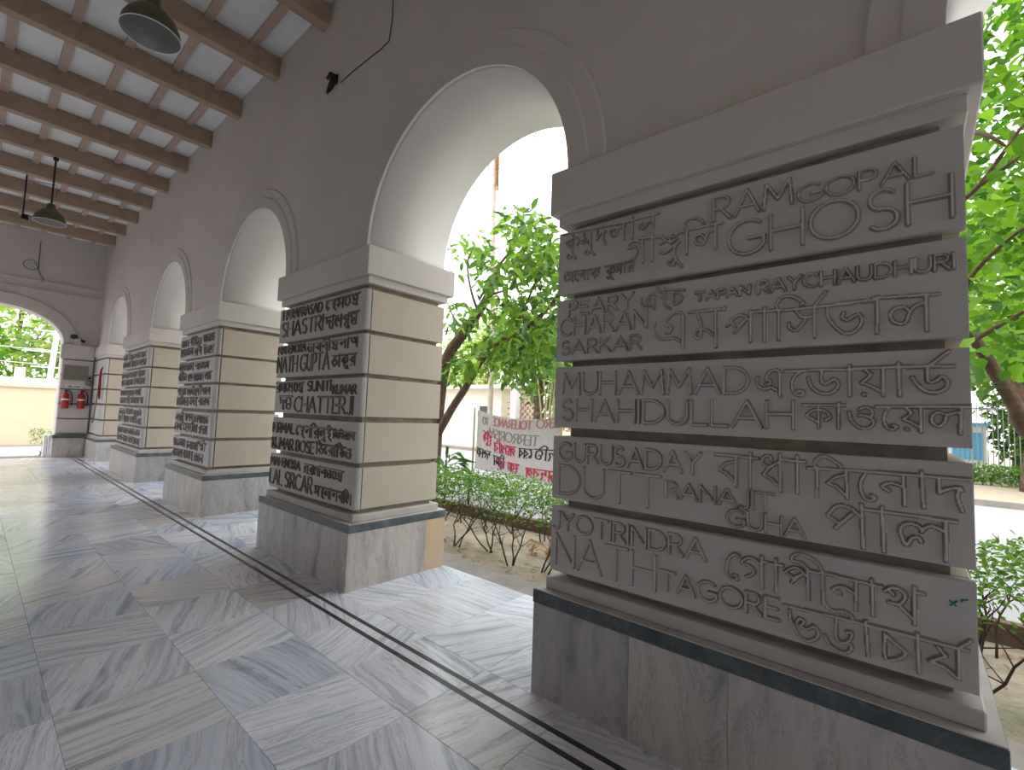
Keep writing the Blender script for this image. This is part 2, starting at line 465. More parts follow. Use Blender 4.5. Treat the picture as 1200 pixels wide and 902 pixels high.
# ---- floor of veined marble slabs, with two black inlay lines
floor = tag(block('floor', M['grout'], X_END - 0.6, X_BACK + 0.4, Y_LEFT, 3.2, -0.14, -0.004), kind='structure')
PX, PY = 0.5817, 0.58
def slab_mesh(w, d):
    b = MB(); b.box(-w / 2, w / 2, -d / 2, d / 2, -0.01, 0.0)
    bm = bmesh.new(); me = b.mesh('marble_slab'); bm.from_mesh(me)
    bmesh.ops.bevel(bm, geom=[e for e in bm.edges if all(v.co.z > -0.001 for v in e.verts)], offset=0.0012, segments=1, affect='EDGES')
    bm.to_mesh(me); bm.free()
    me.materials.append(M['marble']); return me
sm_full = slab_mesh(PX - 0.0016, PY - 0.0016); sm_rot = slab_mesh(PY - 0.0016, PX - 0.0016)
sm_edge = slab_mesh(PX - 0.0016, 0.51 - 0.0016)
rnd = random.Random(11)
for i in range(32):
    xc = -1.95 + PX * 5.5 - PX * i
    for j in range(9):
        y0 = 0.37 + PY * (j - 4)
        last = j == 8
        y1 = 3.2 if last else y0 + PY
        if last: me, rot = sm_edge, rnd.choice((0, math.pi))
        elif (i + j) % 2 if rnd.random() < 0.75 else rnd.random() < 0.5: me, rot = sm_rot, rnd.choice((math.pi / 2, -math.pi / 2))
        else: me, rot = sm_full, rnd.choice((0, math.pi))
        o = bpy.data.objects.new('marble_slab', me); COL.objects.link(o)
        o.parent = floor; o.matrix_parent_inverse = Matrix.Translation(-Vector(floor.location))
        o.location = (xc, (y0 + y1) / 2, rnd.uniform(-0.0005, 0.0003)); o.rotation_euler = (0, 0, rot)
child(block('marble_paving', M['marble'], -1.95 + PX * 6, X_BACK + 0.4, Y_LEFT, 3.2, -0.01, 0), floor)
for n, (ya, yb) in enumerate(((1.835, 1.868), (1.932, 1.965))):
    o = child(block('inlay_line', M['inlay'], X_END + 0.1, X_BACK, ya, yb, -0.004, 0.0011), floor)

# ================================================================ STROKE LETTERING
def A(cx, cy, rx, ry, a0, a1, n=14):
    return [(cx + rx * math.cos(math.radians(a0 + (a1 - a0) * i / n)), cy + ry * math.sin(math.radians(a0 + (a1 - a0) * i / n))) for i in range(n + 1)]
FONT = {
 'A': (.86, [[(0, 0), (.43, 1), (.86, 0)], [(.15, .33), (.71, .33)]]),
 'B': (.62, [[(0, 0), (0, 1), (.3, 1)] + A(.3, .76, .22, .24, 90, -90) + [(0, .52)], [(.3, .52)] + A(.33, .26, .27, .26, 90, -90) + [(0, 0)]]),
 'C': (.82, [A(.48, .5, .48, .5, 48, 312, 22)]),
 'D': (.80, [[(0, 0), (0, 1), (.28, 1)] + A(.28, .5, .52, .5, 90, -90, 20) + [(0, 0)]]),
 'E': (.55, [[(.55, 1), (0, 1), (0, 0), (.55, 0)], [(0, .52), (.48, .52)]]),
 'F': (.52, [[(.52, 1), (0, 1), (0, 0)], [(0, .52), (.44, .52)]]),
 'G': (.90, [A(.48, .5, .48, .5, 50, 330, 24) + [(.9, .26), (.9, .46), (.52, .46)]]),
 'H': (.74, [[(0, 0), (0, 1)], [(.74, 0), (.74, 1)], [(0, .52), (.74, .52)]]),
 'I': (.02, [[(.01, 0), (.01, 1)]]),
 'J': (.40, [[(.38, 1), (.38, .22)] + A(.17, .2, .21, .22, 0, -140, 10)]),
 'K': (.66, [[(0, 0), (0, 1)], [(.6, 1), (0, .42)], [(.18, .58), (.66, 0)]]),
 'L': (.52, [[(0, 1), (0, 0), (.52, 0)]]),
 'M': (.92, [[(0, 0), (.08, 1), (.46, .3), (.84, 1), (.92, 0)]]),
 'N': (.74, [[(0, 0), (0, 1), (.74, 0), (.74, 1)]]),
 'O': (1.0, [A(.5, .5, .5, .5, 0, 360, 32)]),
 'P': (.58, [[(0, 0), (0, 1), (.28, 1)] + A(.3, .73, .27, .27, 90, -90) + [(0, .46)]]),
 'R': (.64, [[(0, 0), (0, 1), (.28, 1)] + A(.3, .74, .27, .26, 90, -90) + [(0, .48)], [(.26, .48), (.64, 0)]]),
 'S': (.58, [A(.29, .75, .24, .25, 40, 250, 12) + A(.29, .25, .27, .26, 80, -140, 14)]),
 'T': (.74, [[(0, 1), (.74, 1)], [(.37, 1), (.37, 0)]]),
 'U': (.70, [[(0, 1), (0, .34)] + A(.35, .35, .35, .35, 180, 360, 16) + [(.7, 1)]]),
 'Y': (.74, [[(0, 1), (.37, .48), (.74, 1)], [(.37, .48), (.37, 0)]]),
 'Z': (.66, [[(0, 1), (.66, 1), (0, 0), (.66, 0)]]),
}
def latin(text, u, v, w, h):
    """polylines of a line of capitals filling the box u..u+w, v..v+h"""
    gap = 0.17
    tot = 0
    for c in text: tot += 0.40 if c == ' ' else FONT[c][0] + gap
    tot -= gap
    x = 0; out = []
    sx = w / tot
    for c in text:
        if c == ' ': x += 0.40; continue
        gw, st = FONT[c]
        for s in st: out.append([(u + (x + a) * sx, v + b * h) for a, b in s])
        x += gw + gap
    return out

def smooth(pts, n=6):
    P = [np.array(p, float) for p in pts]
    if len(P) < 3: return pts
    out = []
    Q = [2 * P[0] - P[1]] + P + [2 * P[-1] - P[-2]]
    for i in range(1, len(Q) - 2):
        p0, p1, p2, p3 = Q[i - 1:i + 3]
        for k in range(n):
            t = k / n
            out.append(tuple(0.5 * ((2 * p1) + (-p0 + p2) * t + (2 * p0 - 5 * p1 + 4 * p2 - p3) * t * t + (-p0 + 3 * p1 - 3 * p2 + p3) * t ** 3)))
    out.append(tuple(P[-1]))
    return out

# Bengali letters on a unit square: foot 0, headline 1.  (width, smooth strokes, straight strokes, headline)
BG = {
 'ka': (.95, [[(.5, .82), (.85, .78), (.9, .45), (.72, .28)]], [[(.5, 1), (.5, 0)], [(.5, .85), (.1, .48), (.47, .22)]], 1),
 'ma': (.85, [[(.3, .5), (.1, .45), (.12, .22), (.3, .28), (.3, .5)], [(.3, .5), (.55, .42), (.78, .28)]], [[(.15, 1), (.3, .5)], [(.8, 1), (.8, 0)]], 1),
 'da': (.85, [[(.25, .5), (.5, .68), (.76, .64), (.66, .35), (.8, 0)]], [[(.25, 1), (.25, .5)]], 1),
 'la': (.88, [[(.82, .62), (.6, .74), (.5, .5), (.3, .26), (.1, .45), (.25, .7), (.45, .5)]], [[(.84, 1), (.84, 0)]], 1),
 'aa': (.3, [], [[(.15, 1.1), (.15, 0)]], 1),
 'ha': (.85, [[(.2, .85), (.5, .9), (.72, .75), (.3, .55), (.66, .45), (.5, .2), (.85, -.12)]], [], 1),
 'e': (.5, [[(.45, .98), (.2, .8), (.1, .45), (.22, .12), (.42, .15), (.32, .32)]], [], 1),
 'cha': (.8, [[(.2, 1), (.65, .7), (.75, .4), (.5, .1), (.22, .18), (.2, .9)]], [], 1),
 'ndra': (.9, [[(.72, .75), (.4, .88), (.15, .78), (.32, .62)], [(.3, .38), (.5, .5), (.72, .42), (.66, .2), (.75, -.05)]], [[(.74, 1), (.74, .6)], [(.3, .6), (.3, .38)], [(.1, .2), (.55, -.02)]], 1),
 'na': (.85, [[(.76, .5), (.5, .7), (.15, .64), (.25, .42), (.36, .5)]], [[(.78, 1), (.78, 0)]], 1),
 'sha': (.9, [[(.4, .95), (.12, .7), (.12, .3), (.3, .12)], [(.35, .55), (.48, .75), (.58, .5), (.78, .75)]], [[(.82, 1), (.82, 0)]], 0),
 'ga': (.8, [[(.68, .7), (.35, .88), (.1, .6), (.35, .6), (.5, .35), (.25, .08)]], [[(.72, 1), (.72, 0)]], 0),
 'u': (.0, [[(-.2, .02), (-.35, -.2), (-.5, -.08), (-.3, -.02)]], [[(-.2, .02), (-.05, -.25)]], 0),
 'pta': (.9, [[(.7, .75), (.3, .9), (.1, .62), (.5, .5)], [(.2, .4), (.3, .05), (.75, .1), (.65, .42), (.4, .3)]], [[(.78, 1), (.78, .5)]], 1),
 'o': (.95, [[(.1, .7), (.15, .2), (.5, .12), (.6, .55), (.35, .62)], [(.6, .35), (.8, .5)]], [[(.88, 1), (.88, 0)]], 1),
 'ba': (.85, [], [[(.78, .85), (.15, .5), (.78, .15)], [(.8, 1), (.8, 0)]], 1),
 'ii': (.3, [[(.15, 1), (0, 1.28), (-.55, 1.3), (-.7, 1.15)]], [[(.15, 1), (.15, 0)]], 1),
 'ra': (.85, [], [[(.78, .85), (.15, .5), (.78, .15)], [(.8, 1), (.8, 0)], [(.28, .04), (.34, .02)]], 1),
 'tha': (.85, [[(.1, .9), (.5, .95), (.62, .6), (.3, .5), (.15, .7)], [(.55, .5), (.8, .15)]], [[(.82, 1), (.82, 0)]], 0),
 'ttha': (.8, [[(.65, 1), (.35, .75), (.1, .4), (.4, .08), (.75, .35), (.55, .62), (.3, .48)]], [], 1),
 'tta': (.85, [[(.1, .5), (.2, .85), (.7, .8), (.75, .2), (.3, .08), (.25, .42), (.5, .4)]], [], 1),
 'i': (.3, [[(.15, 1), (.05, 1.2), (.4, 1.36), (.85, 1.04)]], [[(.15, 1), (.15, 0)]], 1),
 'I': (.8, [[(.1, 1.05), (.4, 1.28), (.62, 1.1)], [(.2, .85), (.62, .82), (.3, .55), (.66, .48), (.5, .2), (.85, -.12)]], [], 1),
 'bha': (.9, [[(.1, 1), (.15, .4), (.5, .1), (.86, .38), (.68, .62), (.42, .42), (.45, .78)]], [], 1),
 'ya': (.85, [], [[(.2, 1), (.42, .75), (.1, .5), (.78, .15)], [(.8, 1), (.8, 0)], [(.22, .04), (.28, .02)]], 1),
 'dda': (.9, [[(.5, 1), (.48, .62), (.68, .5), (.88, .55), (.8, .2), (.4, .08), (.1, .5)]], [], 1),
 'O': (.85, [[(.1, .6), (.2, .12), (.7, .1), (.75, .48), (.4, .5)], [(.75, .48), (.72, .88), (.25, .85)]], [], 0),
 'ja': (.9, [[(.1, .8), (.45, .85), (.4, .5), (.15, .4)], [(.4, .3), (.6, .08), (.88, .35), (.7, .62), (.6, .4)]], [], 1),
 'pa': (.85, [[(.76, .55), (.4, .85), (.12, .55)]], [[(.12, .55), (.4, .3), (.62, .6)], [(.42, .4), (.2, .12)], [(.8, 1), (.8, 0)]], 1),
}
def bangla(word, u, v, w, h):
    tot = sum(BG[g][0] + (.12 if BG[g][0] > 0 else 0) for g in word)
    sx = w / tot; x = 0; out = []
    runs = []
    for g in word:
        gw, sm, st, head = BG[g]
        for s in sm: out.append([(u + (x + a) * sx, v + b * h) for a, b in smooth(s)])
        for s in st: out.append([(u + (x + a) * sx, v + b * h) for a, b in s])
        if head:
            if runs and abs(runs[-1][1] - x) < .15: runs[-1][1] = x + gw + .12
            else: runs.append([x, x + gw + .12])
        x += gw + (.12 if gw > 0 else 0)
    for a, b in runs: out.append([(u + a * sx, v + h), (u + b * sx, v + h)])
    return out

def relief(L, H, res, strokes, depth):
    """height field of raised monoline lettering; strokes: (points, width)"""
    nu = int(round(L / res)) + 1; nv = int(round(H / res)) + 1
    us = np.linspace(0, L, nu); vs = np.linspace(0, H, nv)
    D = np.full((nu, nv), 1.0)
    for pts, w in strokes:
        hw = w / 2
        for (x0, y0), (x1, y1) in zip(pts[:-1], pts[1:]):
            pad = hw + res * 2
            a, b = np.searchsorted(us, [min(x0, x1) - pad, max(x0, x1) + pad]); c, d = np.searchsorted(vs, [min(y0, y1) - pad, max(y0, y1) + pad])
            if a >= b or c >= d: continue
            U = us[a:b, None]; V = vs[None, c:d]
            dx, dy = x1 - x0, y1 - y0; l2 = dx * dx + dy * dy
            t = np.clip(((U - x0) * dx + (V - y0) * dy) / l2, 0, 1) if l2 > 0 else 0.0
            dist = np.hypot(U - (x0 + t * dx), V - (y0 + t * dy)) - hw
            D[a:b, c:d] = np.minimum(D[a:b, c:d], dist)
    Z = depth * np.clip(0.5 - D / (res * 1.1), 0, 1)
    Z[0, :] = Z[-1, :] = 0; Z[:, 0] = Z[:, -1] = 0
    return us, vs, Z

def plaque_mesh(L, H, T, res, strokes, depth, shade_grime):
    """stone slab L x H x T whose face (towards -Y) carries raised lettering"""
    us, vs, Z = relief(L, H, res, strokes, depth)
    nu, nv = Z.shape
    V = np.zeros((nu, nv, 3)); V[..., 0] = us[:, None]; V[..., 1] = -Z; V[..., 2] = vs[None, :]
    idx = np.arange(nu * nv).reshape(nu, nv)
    q = np.stack([idx[:-1, :-1], idx[1:, :-1], idx[1:, 1:], idx[:-1, 1:]], -1).reshape(-1, 4)
    ring = list(idx[:, 0]) + list(idx[-1, 1:]) + list(idx[-2::-1, -1]) + list(idx[0, -2:0:-1])
    n0 = nu * nv; R = len(ring)
    back = V.reshape(-1, 3)[ring].copy(); back[:, 1] = T
    allv = np.concatenate([V.reshape(-1, 3), back])
    ra = np.array(ring); ba = np.arange(n0, n0 + R)
    side = np.stack([ra, ba, np.roll(ba, -1), np.roll(ra, -1)], -1)
    faces = np.concatenate([q, side])
    me = bpy.data.meshes.new('name_plaque')
    me.vertices.add(len(allv)); me.vertices.foreach_set('co', allv.ravel())
    me.loops.add(faces.size); me.loops.foreach_set('vertex_index', faces.ravel().astype(np.int32))
    me.polygons.add(len(faces)); me.polygons.foreach_set('loop_start', np.arange(0, faces.size, 4, dtype=np.int32))
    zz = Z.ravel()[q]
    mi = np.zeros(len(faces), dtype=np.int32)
    mi[:len(q)] = ((zz.max(1) - zz.min(1)) > 0.25 * depth).astype(np.int32)  # steep letter sides take the painted dark edge colour
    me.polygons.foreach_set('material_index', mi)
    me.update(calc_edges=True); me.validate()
    me.materials.append(M['plaque']); me.materials.append(M[shade_grime])
    return me

COURSES = [(0.6517, 1.0044), (1.0481, 1.3964), (1.4458, 1.7881), (1.8265, 2.1743), (2.2115, 2.5751)]   # bottom to top
BENGALI = [(1,11,0,[26,356,234,343,416,329,605,330]),(1,11,0,[93,338,93,227,118,195]),(1,10,0,[93,315,46,301,81,267]),(1,10,1,[95,320,125,311,136,288,122,273]),(1,10,1,[94,224,80,206,58,216,66,227]),(1,10,0,[166,333,174,294,204,265]),(1,10,1,[174,294,157,286,165,273,179,278]),(1,11,0,[214,333,215,222,241,194]),(1,10,1,[215,219,198,207,176,219,186,225]),(1,11,0,[253,332,253,276,279,303,304,310]),(1,11,1,[304,310,293,278,308,239]),(1,10,1,[416,303,390,306,377,295,367,272,346,276,334,302,358,306,371,285]),(1,11,0,[419,331,418,239]),(1,11,0,[464,346,466,236]),(1,10,1,[578,294,553,297,540,282,526,270,504,280,501,300,523,300,537,283]),(1,11,0,[582,332,578,234]),(1,7,0,[55,127,275,112]),(1,7,0,[308,113,477,112]),(1,7,1,[42,113,51,82,74,79,91,105]),(1,7,0,[62,113,92,96]),(1,7,0,[96,123,98,66]),(1,7,1,[131,121,117,109,119,77,137,64]),(1,7,1,[140,99,152,103,156,88,167,100,174,93]),(1,7,0,[177,118,178,64]),(1,7,0,[203,118,203,63]),(1,7,0,[245,115,245,62]),(1,7,0,[244,101,222,91,243,73]),(1,7,1,[246,101,266,100,267,80,257,72]),(1,7,0,[338,113,340,59,357,36]),(1,7,0,[339,98,318,88,338,71]),(1,7,1,[340,97,360,98,362,80,351,73]),(1,7,1,[340,57,330,45,321,53]),(1,7,0,[377,112,382,90,399,77]),(1,7,1,[382,90,372,84,380,75,386,84]),(1,7,0,[402,113,402,62]),(1,7,0,[424,114,424,65]),(1,7,0,[472,95,451,84,472,66]),(1,7,0,[475,111,475,60]),(1,9,0,[449,64,450,62]),(1,12,0,[511,222,625,208]),(1,12,0,[666,209,737,206]),(1,12,0,[753,210,912,206]),(1,12,1,[522,198,489,215,458,212,443,188,456,186,478,187,494,157,480,128,463,120]),(1,12,0,[523,226,526,95]),(1,12,0,[579,224,579,93]),(1,11,1,[625,203,636,196,642,179,621,172]),(1,11,1,[666,202,686,191,706,203]),(1,11,0,[666,202,672,165]),(1,11,0,[636,193,673,164,702,178]),(1,11,1,[711,159,667,131,639,119,619,130]),(1,12,1,[711,159,693,136,692,96,705,69,727,37]),(1,11,1,[697,75,686,52,663,61,659,75,680,78]),(1,12,0,[752,211,750,94]),(1,11,1,[749,214,738,240,756,260,789,260,815,245,831,224]),(1,12,1,[881,183,852,173,841,147,828,124,804,130,790,151,797,171,818,173,836,151]),(1,12,0,[885,203,885,93]),(2,9,1,[521,293,522,271,540,253,562,254,585,243]),(2,9,1,[588,305,573,306,554,292,559,284,565,275,553,273]),(2,9,0,[588,305,592,298,590,231]),(2,9,0,[609,338,615,323,740,305]),(2,9,1,[625,319,638,328,650,318]),(2,9,1,[621,311,647,304,629,284,654,278,639,254,674,219]),(2,9,1,[687,304,722,284,731,264,716,244,691,241,687,273,687,304]),(2,12,1,[597,159,591,131,601,97,624,78,662,73,693,76,724,58]),(2,12,1,[722,200,688,193,660,169,652,142,675,137,681,119,670,105,655,105]),(2,12,0,[722,200,738,180,738,24]),(2,12,0,[765,193,924,189,926,198]),(2,12,1,[803,186,818,147,823,109]),(2,12,1,[823,109,849,100,875,75]),(2,12,1,[823,109,801,100,791,79,809,64,822,82,823,109]),(2,12,0,[887,187,888,19]),(2,12,0,[1031,162,1205,153,1269,155,1395,154]),(2,12,1,[1025,130,1008,147,982,153,954,131,976,107,1012,129]),(2,12,0,[1010,126,968,78]),(2,12,0,[935,111,954,125]),(2,12,0,[1033,166,1032,34]),(2,12,0,[1088,172,1088,31]),(2,12,0,[1142,158,1142,32]),(2,12,1,[1142,158,1133,177,1147,203,1172,213,1205,201,1230,176,1222,169]),(2,12,1,[1205,148,1226,118,1259,117]),(2,12,1,[1239,107,1215,75,1199,65,1180,81,1179,96]),(2,12,0,[1270,150,1269,34]),(2,12,0,[1269,159,1308,210]),(2,12,1,[1311,142,1314,110,1333,74,1355,47,1376,37,1398,43,1416,63,1421,89,1413,108,1397,103,1377,90,1361,100,1365,120]),(2,12,0,[1341,159,1458,156]),(2,12,0,[1458,164,1639,154]),(2,12,0,[1469,168,1467,32]),(2,12,1,[1604,125,1584,124,1567,109,1557,87,1550,65,1533,59,1512,73,1508,101,1524,118,1548,117,1562,97]),(2,12,0,[1606,155,1606,30]),(3,12,1,[1062,256,1059,236,1068,216,1089,206,1112,212,1134,200]),(3,12,1,[1134,285,1112,281,1098,263,1094,246,1108,241,1110,230,1100,222,1090,229]),(3,12,0,[1134,285,1145,272,1146,176]),(3,12,0,[1164,279,1302,280,1419,278]),(3,12,1,[1221,277,1200,258,1189,229,1192,200,1206,182,1224,179,1229,192,1217,198,1206,190]),(3,12,1,[1292,279,1291,239,1302,225,1317,231,1331,242,1345,226,1339,203,1318,187,1292,187,1266,203,1252,228,1247,250]),(3,12,0,[1382,293,1381,177]),(3,12,0,[1393,282,1521,282,1672,279]),(3,12,0,[1430,274,1446,258,1440,248,1419,225,1444,215,1473,195]),(3,12,0,[1482,279,1481,178]),(3,14,0,[1425,183,1427,182]),(3,12,0,[1527,295,1529,179]),(3,12,1,[1605,278,1604,236,1613,225,1628,230,1643,243,1657,223,1650,201,1626,189,1599,194,1578,216,1564,243]),(3,12,0,[1611,284,1661,330]),(3,11,0,[1227,140,1364,141]),(3,11,0,[1281,140,1280,52]),(3,11,1,[1280,123,1258,117,1240,97,1258,86,1276,73]),(3,11,1,[1281,123,1305,116,1318,94,1303,81]),(3,11,0,[1346,149,1345,53]),(3,11,1,[1379,115,1385,86,1403,63,1425,54,1447,65,1453,84,1443,95,1426,103,1410,104]),(3,11,1,[1409,124,1426,134,1445,128,1450,111,1443,95]),(3,11,0,[1460,136,1710,140]),(3,11,1,[1499,135,1487,114,1483,87,1492,61,1509,55,1518,65,1509,71]),(3,11,0,[1546,134,1560,117,1554,108,1537,93,1558,82,1579,68]),(3,11,0,[1585,138,1584,50]),(3,13,0,[1546,57,1548,56]),(3,11,1,[1687,117,1677,120,1665,116,1652,109,1646,87,1632,72,1616,82,1614,104,1628,119,1645,114]),(3,11,0,[1689,139,1685,50]),(4,12,0,[889,314,979,313,1062,310]),(4,12,0,[975,290,934,278,909,247,938,234,969,208]),(4,12,0,[976,312,977,185]),(4,12,0,[1034,331,1033,185]),(4,12,1,[1115,305,1109,322,1090,322,1079,304,1086,287,1111,281,1137,301]),(4,12,0,[1108,279,1083,245,1107,234,1138,207]),(4,12,0,[1145,334,1147,187]),(4,12,0,[1145,314,1192,312,1234,311]),(4,12,0,[1206,332,1206,185]),(4,12,0,[1244,288,1389,293,1538,293]),(4,12,0,[1275,289,1273,181]),(4,12,1,[1274,290,1265,308,1278,330,1298,339,1322,328,1352,305]),(4,12,0,[1367,276,1333,262,1309,237,1335,228,1366,198]),(4,12,0,[1368,285,1370,186]),(4,12,1,[1426,284,1413,258,1412,223,1425,193,1444,190,1454,202,1442,206]),(4,12,1,[1537,245,1523,254,1504,259,1487,255,1475,246,1483,237,1493,232]),(4,12,0,[1465,295,1591,295,1705,294]),(4,12,0,[1534,294,1537,186]),(4,12,0,[1583,308,1587,186]),(4,12,1,[1628,293,1628,268,1628,241]),(4,12,1,[1628,241,1648,256,1678,265,1685,256]),(4,12,1,[1678,265,1674,232,1685,188]),(4,13,1,[1410,125,1378,152,1337,153,1307,113]),(4,13,0,[1307,113,1347,87,1384,131]),(4,13,0,[1381,128,1332,70]),(4,13,0,[1413,170,1417,12]),(4,13,0,[1473,169,1477,12]),(4,13,0,[1413,153,1550,153,1669,150]),(4,13,1,[1637,114,1620,123,1603,125,1588,115,1580,102]),(4,13,1,[1583,108,1567,123,1543,123,1524,104,1528,72,1540,49,1554,74,1571,81,1579,67]),(4,13,0,[1643,152,1641,17]),(5,12,1,[991,285,973,291,951,270,939,229,943,201,958,186,981,185,982,200,969,203]),(5,12,1,[1076,269,1051,286,1022,286,1001,262,1030,255,1049,239,1039,220,1019,209]),(5,12,0,[1078,304,1079,176]),(5,12,0,[1078,285,1116,282,1154,285]),(5,12,0,[1130,303,1131,173]),(5,12,1,[1239,262,1213,285,1189,285,1163,264]),(5,12,0,[1163,264,1191,245,1222,267]),(5,12,0,[1218,265,1186,227]),(5,12,0,[1240,290,1243,177]),(5,12,1,[1290,292,1276,319,1246,338,1214,343,1189,331,1189,313,1218,310,1240,290]),(5,12,0,[1290,294,1291,174]),(5,12,0,[1240,284,1285,287,1333,290]),(5,12,0,[1291,288,1434,283,1469,283]),(5,12,1,[1391,236,1366,250,1341,250,1322,235,1339,231,1346,224]),(5,12,0,[1394,283,1392,178]),(5,12,0,[1440,300,1443,174]),(5,12,1,[1477,270,1494,286,1516,287,1533,274,1531,256,1515,235,1488,234]),(5,12,0,[1493,274,1501,264]),(5,12,0,[1515,233,1531,216,1555,195]),(5,12,0,[1558,303,1557,179]),(5,12,0,[1558,289,1582,287]),(5,12,0,[1157,130,1394,137,1689,135]),(5,12,1,[1177,115,1185,72,1211,29,1242,19,1270,42,1273,67,1259,79,1238,63,1217,68,1228,88,1213,94,1202,79]),(5,12,1,[1296,181,1304,164,1324,156,1357,163,1378,153,1385,134]),(5,12,1,[1332,129,1331,64,1350,48,1373,67,1379,92,1364,91]),(5,12,1,[1295,57,1311,28,1344,13,1367,20,1378,41,1369,55]),(5,12,0,[1421,148,1427,28]),(5,12,1,[1474,123,1502,98,1530,78,1522,58,1495,38,1475,43,1475,120]),(5,12,0,[1563,148,1566,20]),(5,12,0,[1615,124,1635,100,1594,70,1634,62,1663,38]),(5,12,0,[1665,132,1666,38]),(5,12,0,[1670,139,1696,169])]
LATIN1 = [('RAM', 1, 0.868, 0.217, 0.33, 0.121), ('GOPAL', 1, 1.209, 0.207, 0.426, 0.082), ('GHOSH', 1, 0.936, 0.033, 0.75, 0.165), ('PEARY', 2, 0.076, 0.247, 0.409, 0.091), ('CHARAN', 2, 0.02, 0.138, 0.537, 0.105), ('SARKAR', 2, 0.033, 0.03, 0.498, 0.082), ('TAPAN', 2, 0.79, 0.239, 0.243, 0.048), ('RAYCHAUDHURI', 2, 1.06, 0.235, 0.626, 0.063), ('MUHAMMAD', 3, 0.048, 0.183, 0.982, 0.126), ('SHAHIDULLAH', 3, 0.045, 0.038, 1.154, 0.123), ('GURUSADAY', 4, 0.036, 0.212, 0.795, 0.105), ('DUTT', 4, 0.039, 0.027, 0.604, 0.166), ('RANAJIT', 4, 0.661, 0.091, 0.467, 0.082), ('GUHA', 4, 0.935, 0.007, 0.301, 0.079), ('JYOTIRINDRA', 5, 0.012, 0.228, 0.845, 0.102), ('NATH', 5, 0.032, 0.037, 0.592, 0.175), ('TAGORE', 5, 0.639, 0.058, 0.506, 0.095)]

# lettering of the nearest pillar: capitals (text, course from the top, u, v, width, height)
def near_strokes(row):
    st = []
    for t, p, u, v, w, h in LATIN1:
        if p == row:
            wd = 0.0135 if h > 0.14 else (0.0125 if h > 0.09 else 0.010)
            st += [(s, wd) for s in latin(t, u + wd / 2, v + wd / 2, w - wd, h - wd)]
    for p, w, sm, fl in BENGALI:
        if p != row: continue
        pts = [(fl[i] / 1000, fl[i + 1] / 1000) for i in range(0, len(fl), 2)]
        st.append((smooth(pts) if sm else pts, w / 1000))
    return st

W2 = {
 1: [('L', 'HARAPRASAD', .09, .245, .86, .095), ('L', 'SHASTRI', .08, .06, .90, .15), ('B', 'e ha ma cha ndra', 1.02, .235, .60, .10), ('B', 'da aa sha ga u pta', 1.02, .055, .60, .115)],
 2: [('L', 'MAHENDRA', .02, .255, .64, .08), ('L', 'NATH GUPTA', .02, .055, 1.13, .165), ('B', 'o ba na ii ndra na aa tha', .70, .235, .94, .085), ('B', 'ttha aa ka u ra', 1.20, .07, .42, .105)],
 3: [('B', 'ra ma e sha cha ndra', .02, .22, .65, .10), ('L', 'SUNITI', .75, .23, .46, .095), ('L', 'KUMAR', 1.25, .20, .40, .08), ('B', 'da tta', .11, .035, .32, .14), ('L', 'CHATTERJI', .49, .02, 1.12, .15)],
 4: [('L', 'NIRMAL', .02, .19, .50, .10), ('B', 'e ha na i ra la u I', .56, .175, .72, .10), ('B', 'i bha i bha ya aa na', 1.30, .195, .37, .06), ('L', 'KUMAR BOSE', .02, .02, .93, .11), ('B', 'i dda e ra aa i ja O', 1.00, .03, .64, .09)],
 5: [('L', 'MAHENDRA', .02, .235, .68, .085), ('L', 'LAL SIRCAR', .02, .04, .95, .15), ('B', 'pa ra sha aa na tta cha ndra', .78, .22, .74, .085), ('B', 'ma ha la aa na ba i sha', 1.02, .04, .66, .085)],
}
def words(rows, course):
    st = []
    for k, t, u, v, w, h in rows:
        wd = 0.0125 if h > 0.12 else 0.0105
        st += [(s, wd) for s in (latin(t, u, v, w, h) if k == 'L' else bangla(t.split(), u, v, w, h))]
    return st

def far_rows(seed, L):
    """two rows of names too small to read: letter shapes of the same kind and density"""
    r = random.Random(seed); g = [k for k in BG if k not in ('u',)]
    out = []
    for v, h in ((.20, .10), (.04, .11)):
        u = .04
        while u < L - .35:
            w = min(r.uniform(.35, .75), L - .12 - u)
            out.append(('B', ' '.join(r.choice(g) for _ in range(max(2, int(w / .095)))), u, v + r.uniform(-.01, .01), w, h))
            u += w + .06
    return out

